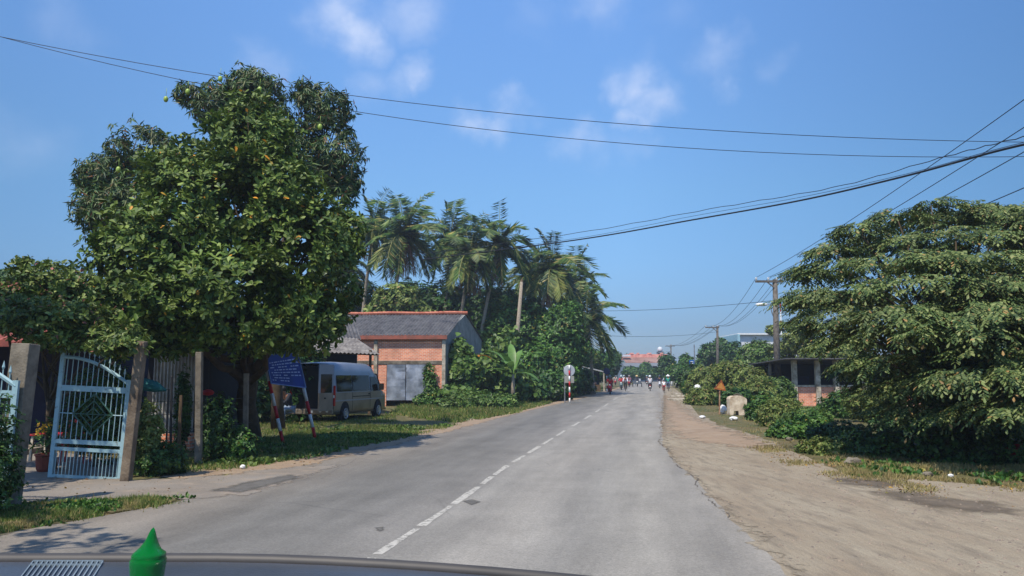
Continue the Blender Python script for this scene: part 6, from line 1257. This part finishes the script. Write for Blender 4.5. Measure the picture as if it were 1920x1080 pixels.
# ================================================================== vehicle dashboard and ornament (nearest things)
db = thing('dashboard', 'dark grey vehicle dashboard curving along the bottom edge of the photo', 'dashboard', (0, .8, 1.3))
xs = [-1.1+.06*i for i in range(32)]; V = []; prof_n = 14
def edge(px): return 1040 + (0 if px < 420 else ((px-420)/700)**1.7*44) + (0 if px > 60 else 0)
for x in xs:
    px = 960 + x/.88*F*1.0; ez = at(0, edge(px), .88).z
    P_ = [(.45, -.035), (.55, -.012), (.65, -.004), (.75, -.001), (.82, .0), (.855, -.002), (.872, -.008), (.885, -.02), (.89, -.04), (.885, -.09), (.87, -.2)]
    V += [(x, y-.8, ez+dz-1.3) for y, dz in P_]; kk = len(P_)
V2 = [(x, y, z) for x, y, z in V]
fs = [(i*kk+j, (i+1)*kk+j, (i+1)*kk+j+1, i*kk+j+1) for i in range(len(xs)-1) for j in range(kk-1)]
m = MB(); m.add(V2, fs); DASH = pmat('dashboard_plastic', (66, 70, 78), .32, scale=10, col2=(56, 60, 68), spec=.5, bump=.08, bscale=300); o = m.build('top_panel', DASH, db, True); s_ = o.modifiers.new('t', 'SOLIDIFY'); s_.thickness = .004; s_.offset = -1
# strip along the far edge, its brown-grey standing in for the highlight there
m = MB(); m.tube([(x, .872-.8, at(0, edge(960+x/.88*F), .88).z-1.3-.004) for x in xs], .0075, 8); m.build('rim_strip', pmat('rim_strip', (70, 67, 64), .55, scale=12), db, True)
# vent grille
m = MB(); zs_ = at(0, 1040, .88).z; va = [gnd(62, 1054, zs_), gnd(193, 1054, zs_), gnd(172, 1088, zs_), gnd(36, 1088, zs_)]; va = [Vector((v.x, v.y-.8, v.z-1.3)) for v in va]
zoff = max(0, 0)
def vp(u, v_): q_ = va[3].lerp(va[2], u).lerp(va[0].lerp(va[1], u), v_); q_.z = at(0, 1040, .88).z-1.3+.0005; return q_
for i in range(15): m.beam(vp(i/14, 0), vp(i/14, 1), .0012, .002)
for v_ in (0, .78, 1): m.beam(vp(0, v_), vp(1, v_), .002, .003)
m.build('vent_grille', pmat('vent_grey', (122, 136, 144), .5, scale=20), db)
# green glassy ornament
c = at(276, 1080, .72); GLS = bpy.data.materials.new('green_glass'); GLS.use_nodes = True; b_ = GLS.node_tree.nodes['Principled BSDF']; b_.inputs['Base Color'].default_value = lin((0, 150, 54)); b_.inputs['Roughness'].default_value = .05; nz_ = GLS.node_tree.nodes.new('ShaderNodeTexNoise'); nz_.inputs['Scale'].default_value = 380; bp_ = GLS.node_tree.nodes.new('ShaderNodeBump'); bp_.inputs['Strength'].default_value = .9; bp_.inputs['Distance'].default_value = .002; GLS.node_tree.links.new(nz_.outputs[0], bp_.inputs['Height']); GLS.node_tree.links.new(bp_.outputs[0], b_.inputs['Normal']); b_.inputs['Transmission Weight'].default_value = .25; b_.inputs['IOR'].default_value = 1.45
b_.inputs['Subsurface Weight'].default_value = .3; b_.inputs['Subsurface Radius'].default_value = (.005, .03, .01); b_.inputs['Subsurface Scale'].default_value = .02
s = .72/F; zt = at(283, 990, .72).z; zb = at(276, 1080, .72).z; px_ = lambda p: at(276, p, .72).z - zb
orn = thing('ornament', 'glossy green glass ornament with a pointed twisted tip standing on the dashboard', 'ornament', (c.x, .72, zb-.03))
m = MB(); pf = [(24*s, -.03), (27*s, -.015), (29*s, px_(1074)), (30*s, px_(1064)), (31*s, px_(1056)), (31*s, px_(1049)), (28.5*s, px_(1045)), (29.5*s, px_(1041)), (28*s, px_(1037)), (22*s, px_(1032)), (17*s, px_(1026)), (12*s, px_(1017)), (8.5*s, px_(1008)), (6*s, px_(1000)), (3.5*s, px_(993)), (.5*s, px_(989))]
vs = []; nn = 24
for i, (r0_, z) in enumerate(pf):
    for j in range(nn):
        a_ = j*2*math.pi/nn; rr0 = r0_*(1+(.0 if i <= 8 else .07*math.sin(3*a_+i*1.1))); vs.append((rr0*math.cos(a_)+(7*s*max(0, (z/px_(989)))**2 if z > 0 else 0), rr0*math.sin(a_), z+.03))
m.add(vs, [(i*nn+j, i*nn+(j+1) % nn, (i+1)*nn+(j+1) % nn, (i+1)*nn+j) for i in range(len(pf)-1) for j in range(nn)] + [tuple(range(nn))[::-1], tuple((len(pf)-1)*nn+j for j in range(nn))])
o = m.build('glass_body', GLS, orn, True); 
m = MB(); m.lathe([(.03, -.05), (.03, .004), (.02, .006)], n=20); m.build('base', BLACK, orn)

# ================================================================== air: thin haze over the whole place
m = MB(); m.box(-720, 720, -80, 1120, -1, 26); hz_ = m.build('haze', None); hm = bpy.data.materials.new('haze_air'); hm.use_nodes = True; t_ = hm.node_tree; t_.nodes.remove(t_.nodes['Principled BSDF'])
pv_ = t_.nodes.new('ShaderNodeVolumePrincipled'); pv_.inputs['Color'].default_value = (.72, .82, .95, 1); pv_.inputs['Density'].default_value = .0008; pv_.inputs['Anisotropy'].default_value = .2
t_.links.new(pv_.outputs[0], t_.nodes['Material Output'].inputs['Volume']); hz_.data.materials.clear(); hz_.data.materials.append(hm); tag(hz_, 'thin pale haze in the air over the street', 'haze', kind='stuff')
